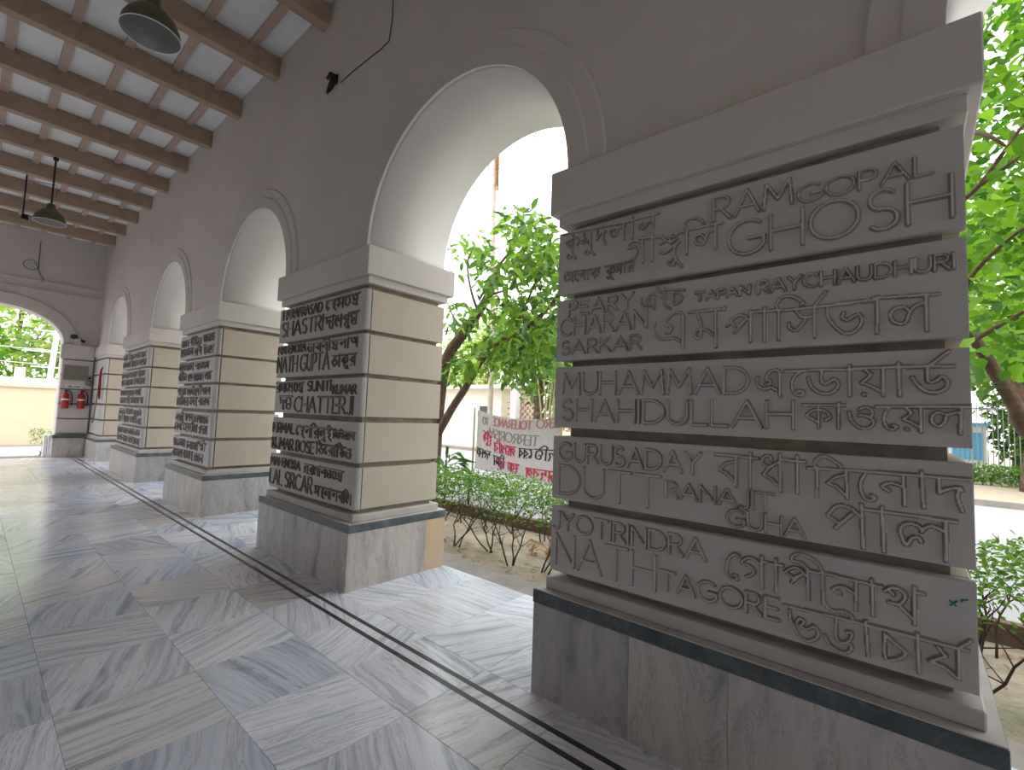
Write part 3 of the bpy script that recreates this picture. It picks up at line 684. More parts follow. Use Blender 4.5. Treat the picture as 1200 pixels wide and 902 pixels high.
PILLAR_LABELS = {
 1: None,
 2: 'nearest stone pillar, its big name plaques filling the right of the picture',
 3: 'second stone pillar from the camera, plaques topped by the name SHASTRI, banner seen beside it',
 4: 'third stone pillar along the arcade, with a plain pale plinth and crowded small plaques',
 5: 'fourth, wider stone pillar along the arcade, between two narrow tall arches',
 6: 'farthest pillar of the arcade, plain and half merged in the corner by the extinguishers',
}
rndp = random.Random(3)
for pi, (xn, W) in enumerate(PILLARS):
    if pi == 0: continue
    xf = xn - W
    if pi == 6: xf = X_END - 0.02
    P = empty('stone_pillar', ((xn + xf) / 2, (Y_PL + Y_PLB) / 2, 0))
    tag(P, PILLAR_LABELS[pi] or 'plain stone pillar standing behind the camera', 'pillar')
    inv = Matrix.Translation(-Vector(P.location))
    def put(o):
        o.parent = P; o.matrix_parent_inverse = inv; return o
    # plinth: core, marble facing panels, dark band, stone step
    core = put(block('plinth', M['grout'], xf + 0.014, xn - 0.014, Y_PL + 0.014, Y_PLB - 0.014, 0, 0.475))
    cinv = core.matrix_parent_inverse
    def sub(o, par):
        o.parent = par; o.matrix_parent_inverse = (Matrix.Translation(Vector(par.location))).inverted() ; return o
    def panels(axis, a0, a1, side, cuts, mat=None):
        e = [a0] + cuts + [a1]
        for k in range(len(e) - 1):
            m_ = M['panel'] if mat is None or mat[k] is None else mat[k]
            g = 0.0008
            if axis == 'x':
                yy = (Y_PL, Y_PL + 0.016) if side < 0 else (Y_PLB - 0.016, Y_PLB)
                o = block('marble_panel', m_, e[k] + g, e[k + 1] - g, yy[0], yy[1], 0.0, 0.476)
            else:
                xx = (xn - 0.016, xn) if side > 0 else (xf, xf + 0.016)
                o = block('marble_panel', m_, xx[0], xx[1], e[k] + g, e[k + 1] - g, 0.0, 0.476)
            sub(o, core)
            if m_ is M['buff']: tag(o, 'buff painted end panel')
    if pi == 2: cx_ = [xf + 0.575, xf + 1.02]
    elif pi == 3: cx_ = [xf + 0.92]
    else: cx_ = [xf + W * 0.5]
    panels('x', xf, xn, -1, [c for c in cx_ if xf < c < xn]); panels('x', xf, xn, 1, [])
    if pi == 3: panels('y', Y_PL + 0.017, Y_PLB - 0.017, 1, [Y_PL + 0.66, Y_PL + 0.82], [None, None, M['buff']])
    else: panels('y', Y_PL + 0.017, Y_PLB - 0.017, 1, [Y_PL + 0.72])
    panels('y', Y_PL + 0.017, Y_PLB - 0.017, -1, [])
    put(tag(block('dark_band', M['granite'], xf - 0.004, xn + 0.004, Y_PL - 0.004, Y_PLB + 0.004, 0.477, 0.545, None, 0.003), 'dark green marble band'))
    put(block('plinth_ledge', M['step'], xf, xn, Y_PL, Y_PLB, 0.545, 0.551))
    put(tag(block('step', M['step'], xf + 0.040, xn - 0.040, Y_PL + 0.052, Y_PLB - 0.06, 0.551, 0.613, None, 0.006), 'stained stone step'))
    px0, px1 = xf + 0.054, xn - 0.054
    put(tag(block('core', M['core'], px0 + 0.07, px1 - 0.06, Y_PQ + 0.065, Y_PQB - 0.04, 0.60, 2.95), 'dark recessed core seen in the joints'))
    # courses
    for ci, (z0, z1) in enumerate(COURSES):
        row = 5 - ci
        L = px1 - px0; H = z1 - z0
        if pi == 2: me = plaque_mesh(L, H, 0.058, 0.0034, near_strokes(row), 0.012, 'shade_grime')
        elif pi == 3: me = plaque_mesh(L, H, 0.058, 0.005, words(W2[row], row), 0.016, 'shade_grime_far')
        elif pi == 4: me = plaque_mesh(L, H, 0.058, 0.0085, words(far_rows(row, L), row), 0.018, 'shade_grime_far')
        elif pi == 5: me = plaque_mesh(L, H, 0.058, 0.012, words(far_rows(20 + row, L), row), 0.018, 'shade_grime_far')
        else:
            b = MB(); b.box(0, L, 0, 0.058, 0, H, 0.004); me = b.mesh('name_plaque')
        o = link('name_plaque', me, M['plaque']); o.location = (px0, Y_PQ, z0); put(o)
        if pi == 2:
            tag(o, ['', 'plaque reading RAM GOPAL GHOSH', 'plaque reading PEARY CHARAN SARKAR', 'plaque reading MUHAMMAD SHAHIDULLAH', 'plaque reading GURUSADAY DUTT', 'plaque reading JYOTIRINDRA NATH TAGORE'][row])
            if row == 5:
                b = MB()
                for (u0, v0, u1, v1) in ((1.648, .284, 1.664, .268), (1.648, .266, 1.666, .286), (1.673, .292, 1.694, .297), (1.674, .286, 1.686, .296)):
                    b.tube([(u0, -0.0012, v0), (u1, -0.0012, v1)], 0.0026, 6)
                s_ = b.build('chalk_mark', M['chalk'], o); tag(s_, 'green chalk scribble')
        if pi == 3:
            tag(o, ['', 'plaque reading HARAPRASAD SHASTRI', 'plaque reading MAHENDRA NATH GUPTA', 'plaque reading SUNITI KUMAR CHATTERJI', 'plaque reading NIRMAL KUMAR BOSE', 'plaque reading MAHENDRA LAL SIRCAR'][row])
        ya = Y_PQ + 0.058 + 0.014
        put(block('side_slab', M['side'], px1 - 0.062, px1 - 0.010, ya, Y_PQB, z0, z1, None, 0.003))
        put(block('side_slab', M['side'], px0 + 0.010, px0 + 0.062, ya, Y_PQB, z0, z1, None, 0.003))
        put(block('back_slab', M['side'], px0 + 0.064, px1 - 0.064, Y_PQB - 0.05, Y_PQB, z0, z1, None, 0.003))
    # springer cap with its lower fillet
    put(block('cap_fillet', M['wall'], xf + 0.040, xn - 0.040, Y_CAP + 0.038, Y_CAPB - 0.05, 2.622, 2.692, None, 0.004))
    put(tag(block('cap', M['wall'], xf, xn, Y_CAP, Y_CAPB, 2.690, 2.949, None, 0.006), 'plastered springer cap'))

# ================================================================ END WALL: pilaster, boards, extinguishers
XE = X_END + 0.10
pil = empty('corner_pilaster', (X_END, 1.9, 0))
tag(pil, 'banded plaster pilaster on the end wall carrying the board and extinguishers', 'pilaster')
pinv = Matrix.Translation(-Vector(pil.location))
def pp(o): o.parent = pil; o.matrix_parent_inverse = pinv; return o
pp(block('plinth', M['panel'], X_END - 0.019, XE + 0.06, 1.50, 2.12, 0, 0.50))
pp(tag(block('dark_band', M['granite'], X_END - 0.019, XE + 0.10, 1.49, 2.12, 0.50, 0.58), 'dark green marble band'))
for z0, z1 in COURSES:
    pp(block('course', M['wall'], X_END - 0.019, XE, 1.545, 2.165, z0 - 0.02, z1 - 0.015, None, 0.006))
pp(block('core', M['core'], X_END - 0.019, XE - 0.05, 1.57, 2.165, 0.5, 2.95))
pp(block('cap', M['wall'], X_END - 0.019, XE + 0.03, 1.50, 2.165, 2.60, 2.98, None, 0.01))
for k, yy in enumerate((1.44, 1.37)):
    pp(tag(block('edge_strip', M['white'], X_END - 0.30 - 0.12 * k, X_END - 0.02 - 0.12 * k, yy, yy + 0.05, 0, 0.56), 'white marble edging of the opening'))

def board(name, label, cat, mat, y0, y1, z0, z1):
    o = block(name, mat, XE, XE + 0.03, y0, y1, z0, z1, None, 0.004); tag(o, label, cat); return o
nb = empty('notice_board', (XE, 1.83, 2.06)); tag(nb, 'grey rectangular notice board above the two fire extinguishers', 'board')
o = block('panel', M['sign'], XE + 0.001, XE + 0.022, 1.60, 2.06, 2.04, 2.42, None, 0.004); o.parent = nb; o.matrix_parent_inverse = Matrix.Translation(-nb.location)
b = MB(); 
for a0, a1, c0, c1 in ((1.59, 2.07, 2.41, 2.43), (1.59, 2.07, 2.03, 2.05), (1.59, 1.61, 2.05, 2.41), (2.05, 2.07, 2.05, 2.41)): b.box(XE, XE + 0.032, a0, a1, c0, c1)
o = b.build('frame', M['core'], nb); o.matrix_parent_inverse = Matrix.Translation(-nb.location)

def ribbon(b, pts, wd, fn, lift=0.002):
    """flat painted stroke; fn maps (u,v,offset) to a point in space"""
    for (x0, y0), (x1, y1) in zip(pts[:-1], pts[1:]):
        d = math.hypot(x1 - x0, y1 - y0)
        if d < 1e-6: continue
        ex, ey = (x1 - x0) / d * wd * .4, (y1 - y0) / d * wd * .4
        nx, ny = -(y1 - y0) / d * wd / 2, (x1 - x0) / d * wd / 2
        q = [(x0 - ex + nx, y0 - ey + ny), (x0 - ex - nx, y0 - ey - ny), (x1 + ex - nx, y1 + ey - ny), (x1 + ex + nx, y1 + ey + ny)]
        b.add([fn(u, v, lift) for u, v in q] + [fn(u, v, lift * .2) for u, v in q], [(0, 1, 2, 3), (0, 3, 7, 4), (1, 0, 4, 5), (2, 1, 5, 6), (3, 2, 6, 7)])

ss = block('small_sign', M['white'], XE, XE + 0.008, 1.655, 1.985, 1.825, 1.90); tag(ss, 'small white sign with dark lettering under the notice board', 'sign')
b = MB()
for s in latin('FIRE', 0, 0, .10, .035) + latin('POINT', .13, 0, .14, .035):
    ribbon(b, s, 0.008, lambda u, v, l: (XE + 0.008 + l, 1.69 + u, 1.845 + v))
o = tag(b.build('lettering', M['black'], ss), kind='stuff'); o.matrix_parent_inverse = Matrix.Translation(-ss.location)

def extinguisher(y, label):
    e = empty('fire_extinguisher', (XE + 0.09, y, 1.28)); tag(e, label, 'extinguisher', 'fire extinguishers on the end wall')
    b = MB(); b.lathe([(0.0, 0), (0.07, 0), (0.078, 0.02), (0.078, 0.34), (0.06, 0.39), (0.028, 0.415), (0.025, 0.45), (0.0, 0.45)], n=20)
    b.build('cylinder', M['red'], e, True)
    b = MB(); b.lathe([(0.0795, 0.215), (0.0795, 0.255)], n=20); b.build('label_band', M['white'], e, True)
    b = MB(); b.box(-0.02, 0.02, -0.03, 0.03, 0.45, 0.48); b.box(-0.012, 0.012, -0.02, 0.09, 0.485, 0.497); b.box(-0.012, 0.012, -0.02, 0.085, 0.46, 0.468)
    b.build('valve_handle', M['black'], e)
    b = MB(); b.tube([(0, 0.02, 0.46), (0.01, 0.09, 0.44), (0.01, 0.125, 0.34), (0.0, 0.13, 0.2), (0.0, 0.125, 0.08)], 0.012, 8); b.build('hose', M['black'], e, True)
    b = MB(); b.box(-0.09, -0.06, -0.02, 0.02, 0.30, 0.36); b.build('wall_bracket', M['black'], e)
extinguisher(1.665, 'red fire extinguisher at the left, nearer the arched opening')
extinguisher(1.975, 'red fire extinguisher at the right, nearer the corner')

m_ = empty('electric_meter', (XE, 2.11, 1.98)); tag(m_, 'round brownish wall bell beside the notice board near the corner', 'bell')
b = MB(); b.lathe([(0.0, 0.05), (0.05, 0.045), (0.085, 0.015), (0.088, 0.0)], n=20)
o = b.build('gong', M['sign'], m_, True); o.rotation_euler = (0, math.pi / 2, 0)
b = MB(); b.box(0, 0.03, -0.03, 0.03, 0.10, 0.16); b.build('junction_box', M['black'], m_)
m_.name = 'wall_bell'
# floodlight on the cap ledge
fl = empty('floodlight', (X_END + 0.08, 1.80, 2.98)); tag(fl, 'small dark spotlight with a pale base on the ledge beside the end arch', 'spotlight')
b = MB(); b.box(-0.05, 0.05, -0.06, 0.08, 0, 0.16, 0.01); b.build('base_box', M['wall'], fl)
b = MB(); b.tube([(0.02, -0.05, 0.23), (0.14, -0.11, 0.20)], [0.05, 0.06], 12); b.tube([(0, 0.06, 0.14), (0.10, 0.12, 0.10)], [0.03, 0.035], 10); b.build('lamp_head', M['black'], fl)
b = MB(); b.tube([(0, 0, 0.15), (0.02, -0.04, 0.22)], 0.012, 8); b.build('bracket', M['black'], fl)
# cable loop on end wall
b = MB()
pts = [(2.0, 5.58), (1.0, 5.5), (1.0, 5.2), (1.0, 4.95)]
b.tube([(X_END + 0.02, 0.93, z) for z in (5.58, 5.3, 5.0)] + [(X_END + 0.03, 0.80 + 0.14 * math.cos(a), 4.92 + 0.13 * math.sin(a)) for a in [math.radians(d) for d in range(30, -300, -25)]] + [(X_END + 0.03, 0.98, 4.72), (X_END + 0.03, 1.05, 4.62), (X_END + 0.03, 1.02, 4.52)], 0.008, 6)
tag(b.build('hanging_cable', M['wire'], None, True), 'loose grey cable looped on the upper end wall', 'cable')
# leaning pole and red hose in the corner
b = MB(); b.tube([(-15.85, 2.10, 0.95), (-15.72, 2.16, 2.20)], 0.018, 8); tag(b.build('wooden_pole', M['wood'], None, True), 'thin wooden pole leaning against the farthest pillar', 'pole')
b = MB(); b.tube([(-15.45, 2.15, 2.36), (-15.52, 2.13, 2.28), (-15.57, 2.13, 2.0), (-15.60, 2.14, 1.72), (-15.58, 2.15, 1.55)], [0.012, 0.022, 0.028, 0.028, 0.016], 10)
tag(b.build('red_umbrella', M['dark_red'], None, True), 'furled dark red umbrella hanging on the farthest pillar', 'umbrella')

# ================================================================ LAMPS AND WIRES UNDER THE CEILING
def pendant(x, y, z, label, top=5.585):
    e = empty('pendant_lamp', (x, y, z)); tag(e, label, 'lamp', 'enamel dome lamps hung from the ceiling')
    out = [(0.206, 0.0), (0.212, 0.004), (0.206, 0.02), (0.195, 0.075), (0.165, 0.14), (0.115, 0.195), (0.065, 0.225), (0.05, 0.31), (0.02, 0.325)]
    inn = [(0.206, 0.0), (0.199, 0.02), (0.187, 0.073), (0.157, 0.134), (0.108, 0.186), (0.058, 0.212), (0.0, 0.214)]
    b = MB(); b.lathe(out, n=40); b.build('shade', M['enamel'], e, True)
    b = MB(); b.lathe(inn[::-1], n=40); tag(b.build('reflector', M['enamel_in'], e, True), 'grey inner face of the shade')
    b = MB(); b.tube([Vector((0.209 * math.cos(a), 0.209 * math.sin(a), 0.001)) for a in [math.radians(d) for d in range(0, 361, 10)]], 0.0045, 6, False); b.build('rim', M['ceil'], e, True)
    b = MB(); b.tube([(0, 0, 0.165), (0, 0, 0.212)], 0.022, 12); b.build('bulb_holder', M['brass'], e, True)
    b = MB(); b.tube([(0, 0, 0.32), (0, 0, top - z - 0.03)], 0.013, 10); b.tube([(0, 0, top - z - 0.05), (0, 0, top - z)], 0.035, 12); b.build('drop_rod', M['black'], e, True)
pendant(-4.755, 0.765, 4.54, 'large enamel dome pendant lamp near the top left, cut by the frame')
pendant(-10.97, 0.673, 4.46, 'smaller looking enamel dome lamp on a long rod, farther down the arcade')
e = empty('hanging_bracket', (-12.21, 0.40, 4.73)); tag(e, 'thin black rod with a small box and wire bracket left of the far lamp', 'bracket')
b = MB(); b.tube([(0, 0, 0.1), (0, 0, 0.835)], 0.012, 8); b.build('rod', M['black'], e, True)
b = MB(); b.box(-0.06, 0.06, -0.02, 0.07, 0.0, 0.09, 0.01); b.build('box', M['black'], e)
b = MB(); b.tube([(0, 0.02, 0.74), (0, 0.40, 0.80), (0, 0.40, 0.55)], 0.006, 6); b.build('wire', M['wire'], e, True)

e = empty('wall_bracket_lamp', at(393, 98, Y_WALL)); tag(e, 'small broken black fitting on the wall left of the big arch', 'fitting')
b = MB(); b.tube([(0.02, -0.01, 0.06), (0.0, -0.05, 0.07), (-0.05, -0.07, 0.03)], [0.02, 0.03, 0.012], 8); b.build('arm', M['black'], e, True)
b = MB(); b.tube([(0.0, -0.03, 0.06), (0.03, -0.04, -0.01), (-0.01, -0.05, -0.07), (-0.05, -0.06, -0.12)], [0.03, 0.034, 0.026, 0.01], 8); b.build('socket', M['black'], e, True)
b = MB(); b.box(0.01, 0.05, -0.012, 0.0, -0.02, 0.08); b.build('back_plate', M['black'], e)
b = MB(); b.tube([at(399, 97, Y_WALL - .006), at(412, 85, Y_WALL - .006), at(428, 72, Y_WALL - .006), at(446, 58, Y_WALL - .006), at(456, 48, Y_WALL - .006), at(460, 20, Y_WALL - .006), at(461, -40, Y_WALL - .006)], 0.005, 6)
tag(b.build('wall_wire', M['wire'], None, True), 'thin dark wire pinned along the wall above the big arch', 'wire')

# ================================================================ OUTSIDE GROUND
def ground(name, mat, x0, x1, y0, y1, z, dz=0.0, n=1, th=0.2, seed=1):
    nx = max(1, int(n * (x1 - x0))); ny = max(1, int(n * (y1 - y0)))
    if dz == 0: nx = ny = 1
    r = random.Random(seed); b = MB(); vs = []
    for i in range(nx + 1):
        for j in range(ny + 1):
            vs.append((x0 + (x1 - x0) * i / nx, y0 + (y1 - y0) * j / ny, z + r.uniform(-dz, dz) * (0 if j in (0, ny) else 1)))
    fs = [(i * (ny + 1) + j, (i + 1) * (ny + 1) + j, (i + 1) * (ny + 1) + j + 1, i * (ny + 1) + j + 1) for i in range(nx) for j in range(ny)]
    b.add(vs, fs)
    b.box(x0, x1, y0, y1, z - th, z - max(dz, 0.001) - 0.002)
    return tag(b.build(name, mat, None, dz > 0), kind='structure')
ground('earth_ground', M['soil'], -70, 40, 3.2, 70, -0.42, th=0.3)
ground('kerb_floor', M['concrete'], -22, 14, 3.2, 3.60, -0.06, th=0.2)
ground('planting_bed', M['soil'], -22, 14, 3.60, 5.42, -0.15, 0.02, 5)
trim = tag(block('trim_1', M['kerb'], -22, 14, 5.42, 5.52, -0.3, 0.02), kind='structure')
ground('road', M['road'], -70, 40, 5.52, 14.7, -0.10)
trim2 = tag(block('trim_2', M['concrete'], -70, 40, 14.7, 14.85, -0.3, 0.03), kind='structure')
ground('pavement', M['pave'], -70, 40, 14.85, 18.9, 0.02)
ground('lawn', M['soil'], -70, 40, 18.9, 60, -0.02, th=0.3)
ground('yard_floor', M['road'], -70, X_END - 0.6, -20, 3.2, -0.03)
ground('court_floor', M['road'], X_END - 0.6, 40, -20, Y_LEFT - 0.3, -0.03)

# ================================================================ PLANTS
def leaf_quad(b, p, d, nrm, ln, wd, fold=0.25, tip=0.0):
    """pointed leaf: six outline points and a sunken midrib"""
    d = d.normalized(); s = d.cross(nrm)
    if s.length < 1e-4: s = d.orthogonal()
    s.normalize(); u = s.cross(d)
    q = [p, p + d * ln * .35 + s * wd * .5 + u * wd * fold, p + d * ln * .7 + s * wd * .38 + u * wd * fold * .6, p + d * ln - u * ln * (0.12 + tip),
         p + d * ln * .7 - s * wd * .38 + u * wd * fold * .6, p + d * ln * .35 - s * wd * .5 + u * wd * fold, p + d * ln * .5 - u * wd * .05]
    b.add(q, [(0, 1, 6), (1, 2, 6), (2, 3, 6), (3, 4, 6), (4, 5, 6), (5, 0, 6)])

def rdir(r, down=0.3):
    v = Vector((r.gauss(0, 1), r.gauss(0, 1), r.gauss(0, .7) - down)); return v.normalized()

def leaf_proto(ln, wd, mat, name='large_leaf'):
    b = MB(); leaf_quad(b, Vector((0, 0, 0)), Vector((1, 0, 0)), Vector((0, 0, 1)), ln, wd)
    me = b.mesh(name, True); me.materials.append(mat); return me

def clump(b, r, c, rad, n, ln, wd, mass=1.0):
    """a spray of leaves round a centre"""
    for _ in range(n):
        v = Vector((r.gauss(0, .5) * rad[0], r.gauss(0, .5) * rad[1], r.gauss(0, .5) * rad[2]))
        dd = rdir(r); k = r.uniform(.65, 1.2)
        leaf_quad(b, Vector(c) + v, dd, rdir(r, -0.8), ln * k, wd * k)

def place_leaves(root, inv, me, spots, r, down=0.45, sc=(.7, 1.25)):
    for p in spots:
        o = bpy.data.objects.new('large_leaf', me); COL.objects.link(o)
        o.parent = root; o.matrix_parent_inverse = inv
        o.location = p
        d = rdir(r, down)
        o.rotation_euler = d.to_track_quat('X', 'Z').to_euler()
        o.rotation_euler.rotate_axis('X', r.uniform(-.7, .7))
        k = r.uniform(*sc); o.scale = (k, k, k)

def in_ell(r, c, e):
    while True:
        v = Vector((r.uniform(-1, 1), r.uniform(-1, 1), r.uniform(-1, 1)))
        if v.length < 1: return Vector((c[0] + v.x * e[0], c[1] + v.y * e[1], c[2] + v.z * e[2]))

# ---- hedge shrubs in the bed, two rows
def shrub(name, x, y, seed, label, group, h=0.78, wid=0.42, nl=420, stems=3):
    r = random.Random(seed)
    e = empty(name, (x, y, -0.15)); tag(e, label, 'shrub', group)
    b = MB(); lf = MB()
    for k in range(stems):
        a = r.uniform(0, 6.28); lean = r.uniform(.02, .14)
        p = Vector((r.uniform(-.06, .06), r.uniform(-.04, .04), 0)); pts = [p.copy()]
        for s in range(5):
            p = p + Vector((math.cos(a) * lean * r.uniform(.2, 1) + r.uniform(-.03, .03), math.sin(a) * lean * .7, h * .13)); pts.append(p.copy())
        b.tube(pts, [.010, .009, .008, .007, .006, .005], 5)
        for t in range(7):
            q = pts[r.randint(2, 5)]; d = Vector((r.uniform(-1, 1), r.uniform(-.8, .8), r.uniform(.3, 1.2))).normalized()
            l = r.uniform(.10, .28)
            mid = q + d * l * .5 + Vector((r.uniform(-.02, .02), 0, 0)); en = q + d * l
            b.tube([q, mid, en], [.005, .0035, .002], 4, False)
    for _ in range(nl):
        t = r.random()
        z = h * (0.55 + 0.55 * (t ** .55)) + r.uniform(-.05, .05)
        spread = wid * (.55 + .5 * t)
        c = Vector((r.uniform(-spread, spread), r.uniform(-.22, .22), z + 0.15 * 0))
        k = r.uniform(.6, 1.2)
        leaf_quad(lf, c, rdir(r, -.2), rdir(r, -1.2), .050 * k, .024 * k)
    b.build('stem', M['twig'], e, True)
    tag(lf.build('foliage', M['leaf_hedge'], e, True), kind='stuff')
    return e
ORD = ['first', 'second', 'third', 'fourth', 'fifth', 'sixth', 'seventh', 'eighth', 'ninth', 'tenth', 'eleventh', 'twelfth', 'thirteenth', 'fourteenth', 'fifteenth', 'sixteenth']
seed = 100
for row, (step, y_, nm, what) in enumerate(((.46, 4.12, 'hedge_shrub', 'thin-stemmed front hedge shrub'), (.52, 5.05, 'back_hedge_shrub', 'low back-row hedge shrub'))):
    for side, x_, sg, lim, where in (('left', -1.15, -1, -7.6, 'counted leftwards behind the nearest pillar'), ('right', -0.65, 1, 2.7, 'counted rightwards behind the nearest pillar')):
        k = 0; x = x_
        while (x > lim if sg < 0 else x < lim):
            shrub(nm, x, y_ + (.10 * math.sin(k * 2.3) if row == 0 else 0), seed, f'{ORD[k]} {what} {where}', ('front' if row == 0 else 'back') + ' row of the hedge', (.80 if side == 'left' else .92) if row == 0 else .74, .36 if row == 0 else .40, 440 if row == 0 else 400, 3 if row == 0 else 2)
            x += sg * step; k += 1; seed += 1
# litter of dry leaves on the bed
b = MB(); r = random.Random(7)
for _ in range(500):
    p = Vector((r.uniform(-8, 2.5), r.uniform(3.65, 5.35), -0.125)); leaf_quad(b, p, Vector((r.gauss(0, 1), r.gauss(0, 1), .05)), Vector((0, 0, 1)), r.uniform(.04, .11), r.uniform(.02, .045))
tag(b.build('leaf_litter', M['dry'], None), 'scattered dry brown leaves on the soil of the bed', 'leaves', kind='stuff')
c = at(640, 655, 4.45)
b = MB()
for _ in range(26):
    leaf_quad(b, Vector((c.x, 4.55, -0.1)) + Vector((r.uniform(-.25, .25), r.uniform(-.15, .15), r.uniform(0, .12))), rdir(r, .2), Vector((0, 0, 1)), .16, .05)
tag(b.build('dry_leaf_heap', M['dry'], None), 'small heap of big orange brown dead leaves in the bed by the nearest pillar', 'leaves', kind='stuff')

# ---- trees
def limb(b, pts, r0, r1, n=9, wig=0.0, seed=0):
    r = random.Random(seed); P = smooth([tuple(p) for p in pts], 5)
    rad = [r0 + (r1 - r0) * i / (len(P) - 1) for i in range(len(P))]
    P = [Vector(p) + Vector((r.uniform(-wig, wig), r.uniform(-wig, wig), 0)) for p in P]
    b.tube(P, rad, n)

# mango-like tree in the gap left of the nearest pillar
YT = 6.3
root_p = at(506, 560, YT); root_p.z = -0.15
T = empty('leafy_tree', root_p); tag(T, 'leaning dark trunked tree with drooping big leaves in the gap between the two nearest pillars', 'tree')
Ti = Matrix.Translation(-root_p)
b = MB()
tA = [root_p, at(514, 470, YT), at(524, 420, YT), at(545, 388, YT), at(563, 362, YT), at(576, 338, YT), at(584, 312, YT + .1)]
limb(b, tA, .15, .055, 10)
o = b.build('trunk', M['bark'], T, True); o.matrix_parent_inverse = Ti
b = MB()
tB = [at(512, 510, YT), at(530, 478, YT), at(545, 455, YT - .1), at(560, 428, YT - .2), at(580, 405, YT - .2), at(600, 394, YT - .2), at(625, 378, YT - .3), at(650, 352, YT - .4)]
limb(b, tB, .085, .03, 8)
o = b.build('branch', M['bark'], T, True); o.matrix_parent_inverse = Ti
b = MB()
for i, pl in enumerate([[at(560, 365, YT), at(552, 340, YT - .2), at(548, 310, YT - .3), at(556, 285, YT - .3)],
           [at(584, 312, YT), at(600, 290, YT - .3), at(612, 262, YT - .3), at(614, 240, YT - .3)],
           [at(600, 394, YT - .2), at(612, 365, YT - .3), at(628, 330, YT - .4), at(640, 290, YT - .4)],
           [at(575, 345, YT), at(592, 340, YT + .3), at(612, 330, YT + .4)],
           [at(545, 388, YT), at(532, 372, YT + .3), at(522, 350, YT + .3)],
           [at(650, 352, YT - .4), at(664, 335, YT - .5), at(690, 300, YT - .5)]]):
    limb(b, pl, .028, .01, 6)
o = b.build('twigs', M['bark'], T, True); o.matrix_parent_inverse = Ti
zones = [  # px, py, rx, ry, n large, n small
 (556, 292, 24, 24, 16, 60), (572, 318, 18, 24, 22, 120), (535, 300, 14, 22, 6, 20), (604, 262, 22, 22, 16, 90), (622, 285, 28, 40, 34, 420), (642, 320, 22, 36, 20, 380), (606, 318, 16, 24, 16, 120),
 (584, 360, 26, 16, 20, 150), (626, 370, 34, 24, 26, 420), (540, 372, 20, 20, 10, 120), (600, 408, 40, 22, 30, 420), (560, 418, 26, 18, 16, 160), (640, 415, 22, 22, 14, 200), (612, 440, 30, 16, 10, 100), (532, 430, 16, 22, 10, 90), (690, 320, 40, 60, 10, 300), (484, 330, 26, 50, 8, 220)]
r = random.Random(21)
big = []; bs = MB()
for zx, zy, rx, ry, nb_, ns in zones:
    for i in range(nb_ + ns):
        a = r.uniform(0, 6.28); q = math.sqrt(r.random())
        p = at(zx + rx * q * math.cos(a), zy + ry * q * math.sin(a), YT + r.uniform(-.9, .7))
        if i < nb_: big.append(p)
        else:
            k = r.uniform(.7, 1.2)
            if i % 2: leaf_quad(bs, p, rdir(r, .55), rdir(r, -.8), .21 * k, .085 * k)
place_leaves(T, Ti, leaf_proto(.29, .115, M['leaf']), big, r, .6)
o = tag(bs.build('foliage', M['leaf'], T, True), kind='stuff'); o.matrix_parent_inverse = Ti

# bright big-leaved tree right of the nearest pillar
rp = Vector((2.3, 6.3, -0.15))
T = empty('bright_leaf_tree', rp); tag(T, 'tree with large bright backlit leaves and a slanting trunk at the right edge', 'tree')
Ti = Matrix.Translation(-rp)
b = MB(); limb(b, [rp, Vector((1.6, 6.2, .7)), at(1215, 515, 6.0), at(1190, 475, 5.9), at(1165, 435, 5.8), at(1142, 398, 5.7), at(1110, 360, 5.6)], .075, .035, 10)
o = b.build('trunk', M['bark'], T, True); o.matrix_parent_inverse = Ti
b = MB()
for pl in [[at(1142, 398, 5.7), at(1165, 385, 5.4), at(1200, 365, 5.2), at(1240, 340, 5.0)], [at(1120, 372, 5.6), at(1135, 330, 5.3), at(1160, 300, 5.0), at(1196, 270, 4.8), at(1240, 245, 4.7)],
           [at(1100, 250, 5.4), at(1140, 225, 5.2), at(1175, 180, 5.0), at(1205, 140, 4.9), at(1260, 90, 4.8)], [at(1146, 218, 5.2), at(1172, 200, 5.0), at(1210, 172, 4.9)],
           [at(1128, 150, 5.2), at(1160, 160, 5.0), at(1180, 172, 5.0)]]:
    limb(b, pl, .022, .008, 6)
o = b.build('twigs', M['bark'], T, True); o.matrix_parent_inverse = Ti
r = random.Random(33); big = []; bs = MB()
for i in range(270):
    p = at(r.uniform(1085, 1235), r.uniform(-30, 455) if i % 3 else r.uniform(150, 440), r.uniform(4.5, 6.4)); big.append(p)
for i in range(6500):
    p = at(r.uniform(1020, 1420), r.uniform(-260, 440), r.uniform(6.0, 8.6))
    k = r.uniform(.6, 1.2); leaf_quad(bs, p, rdir(r, .4), rdir(r, -.8), .15 * k, .085 * k)
place_leaves(T, Ti, leaf_proto(.15, .095, M['leaf_bright']), big, r, .3)
o = tag(bs.build('foliage', M['leaf_bright'], T, True), kind='stuff'); o.matrix_parent_inverse = Ti

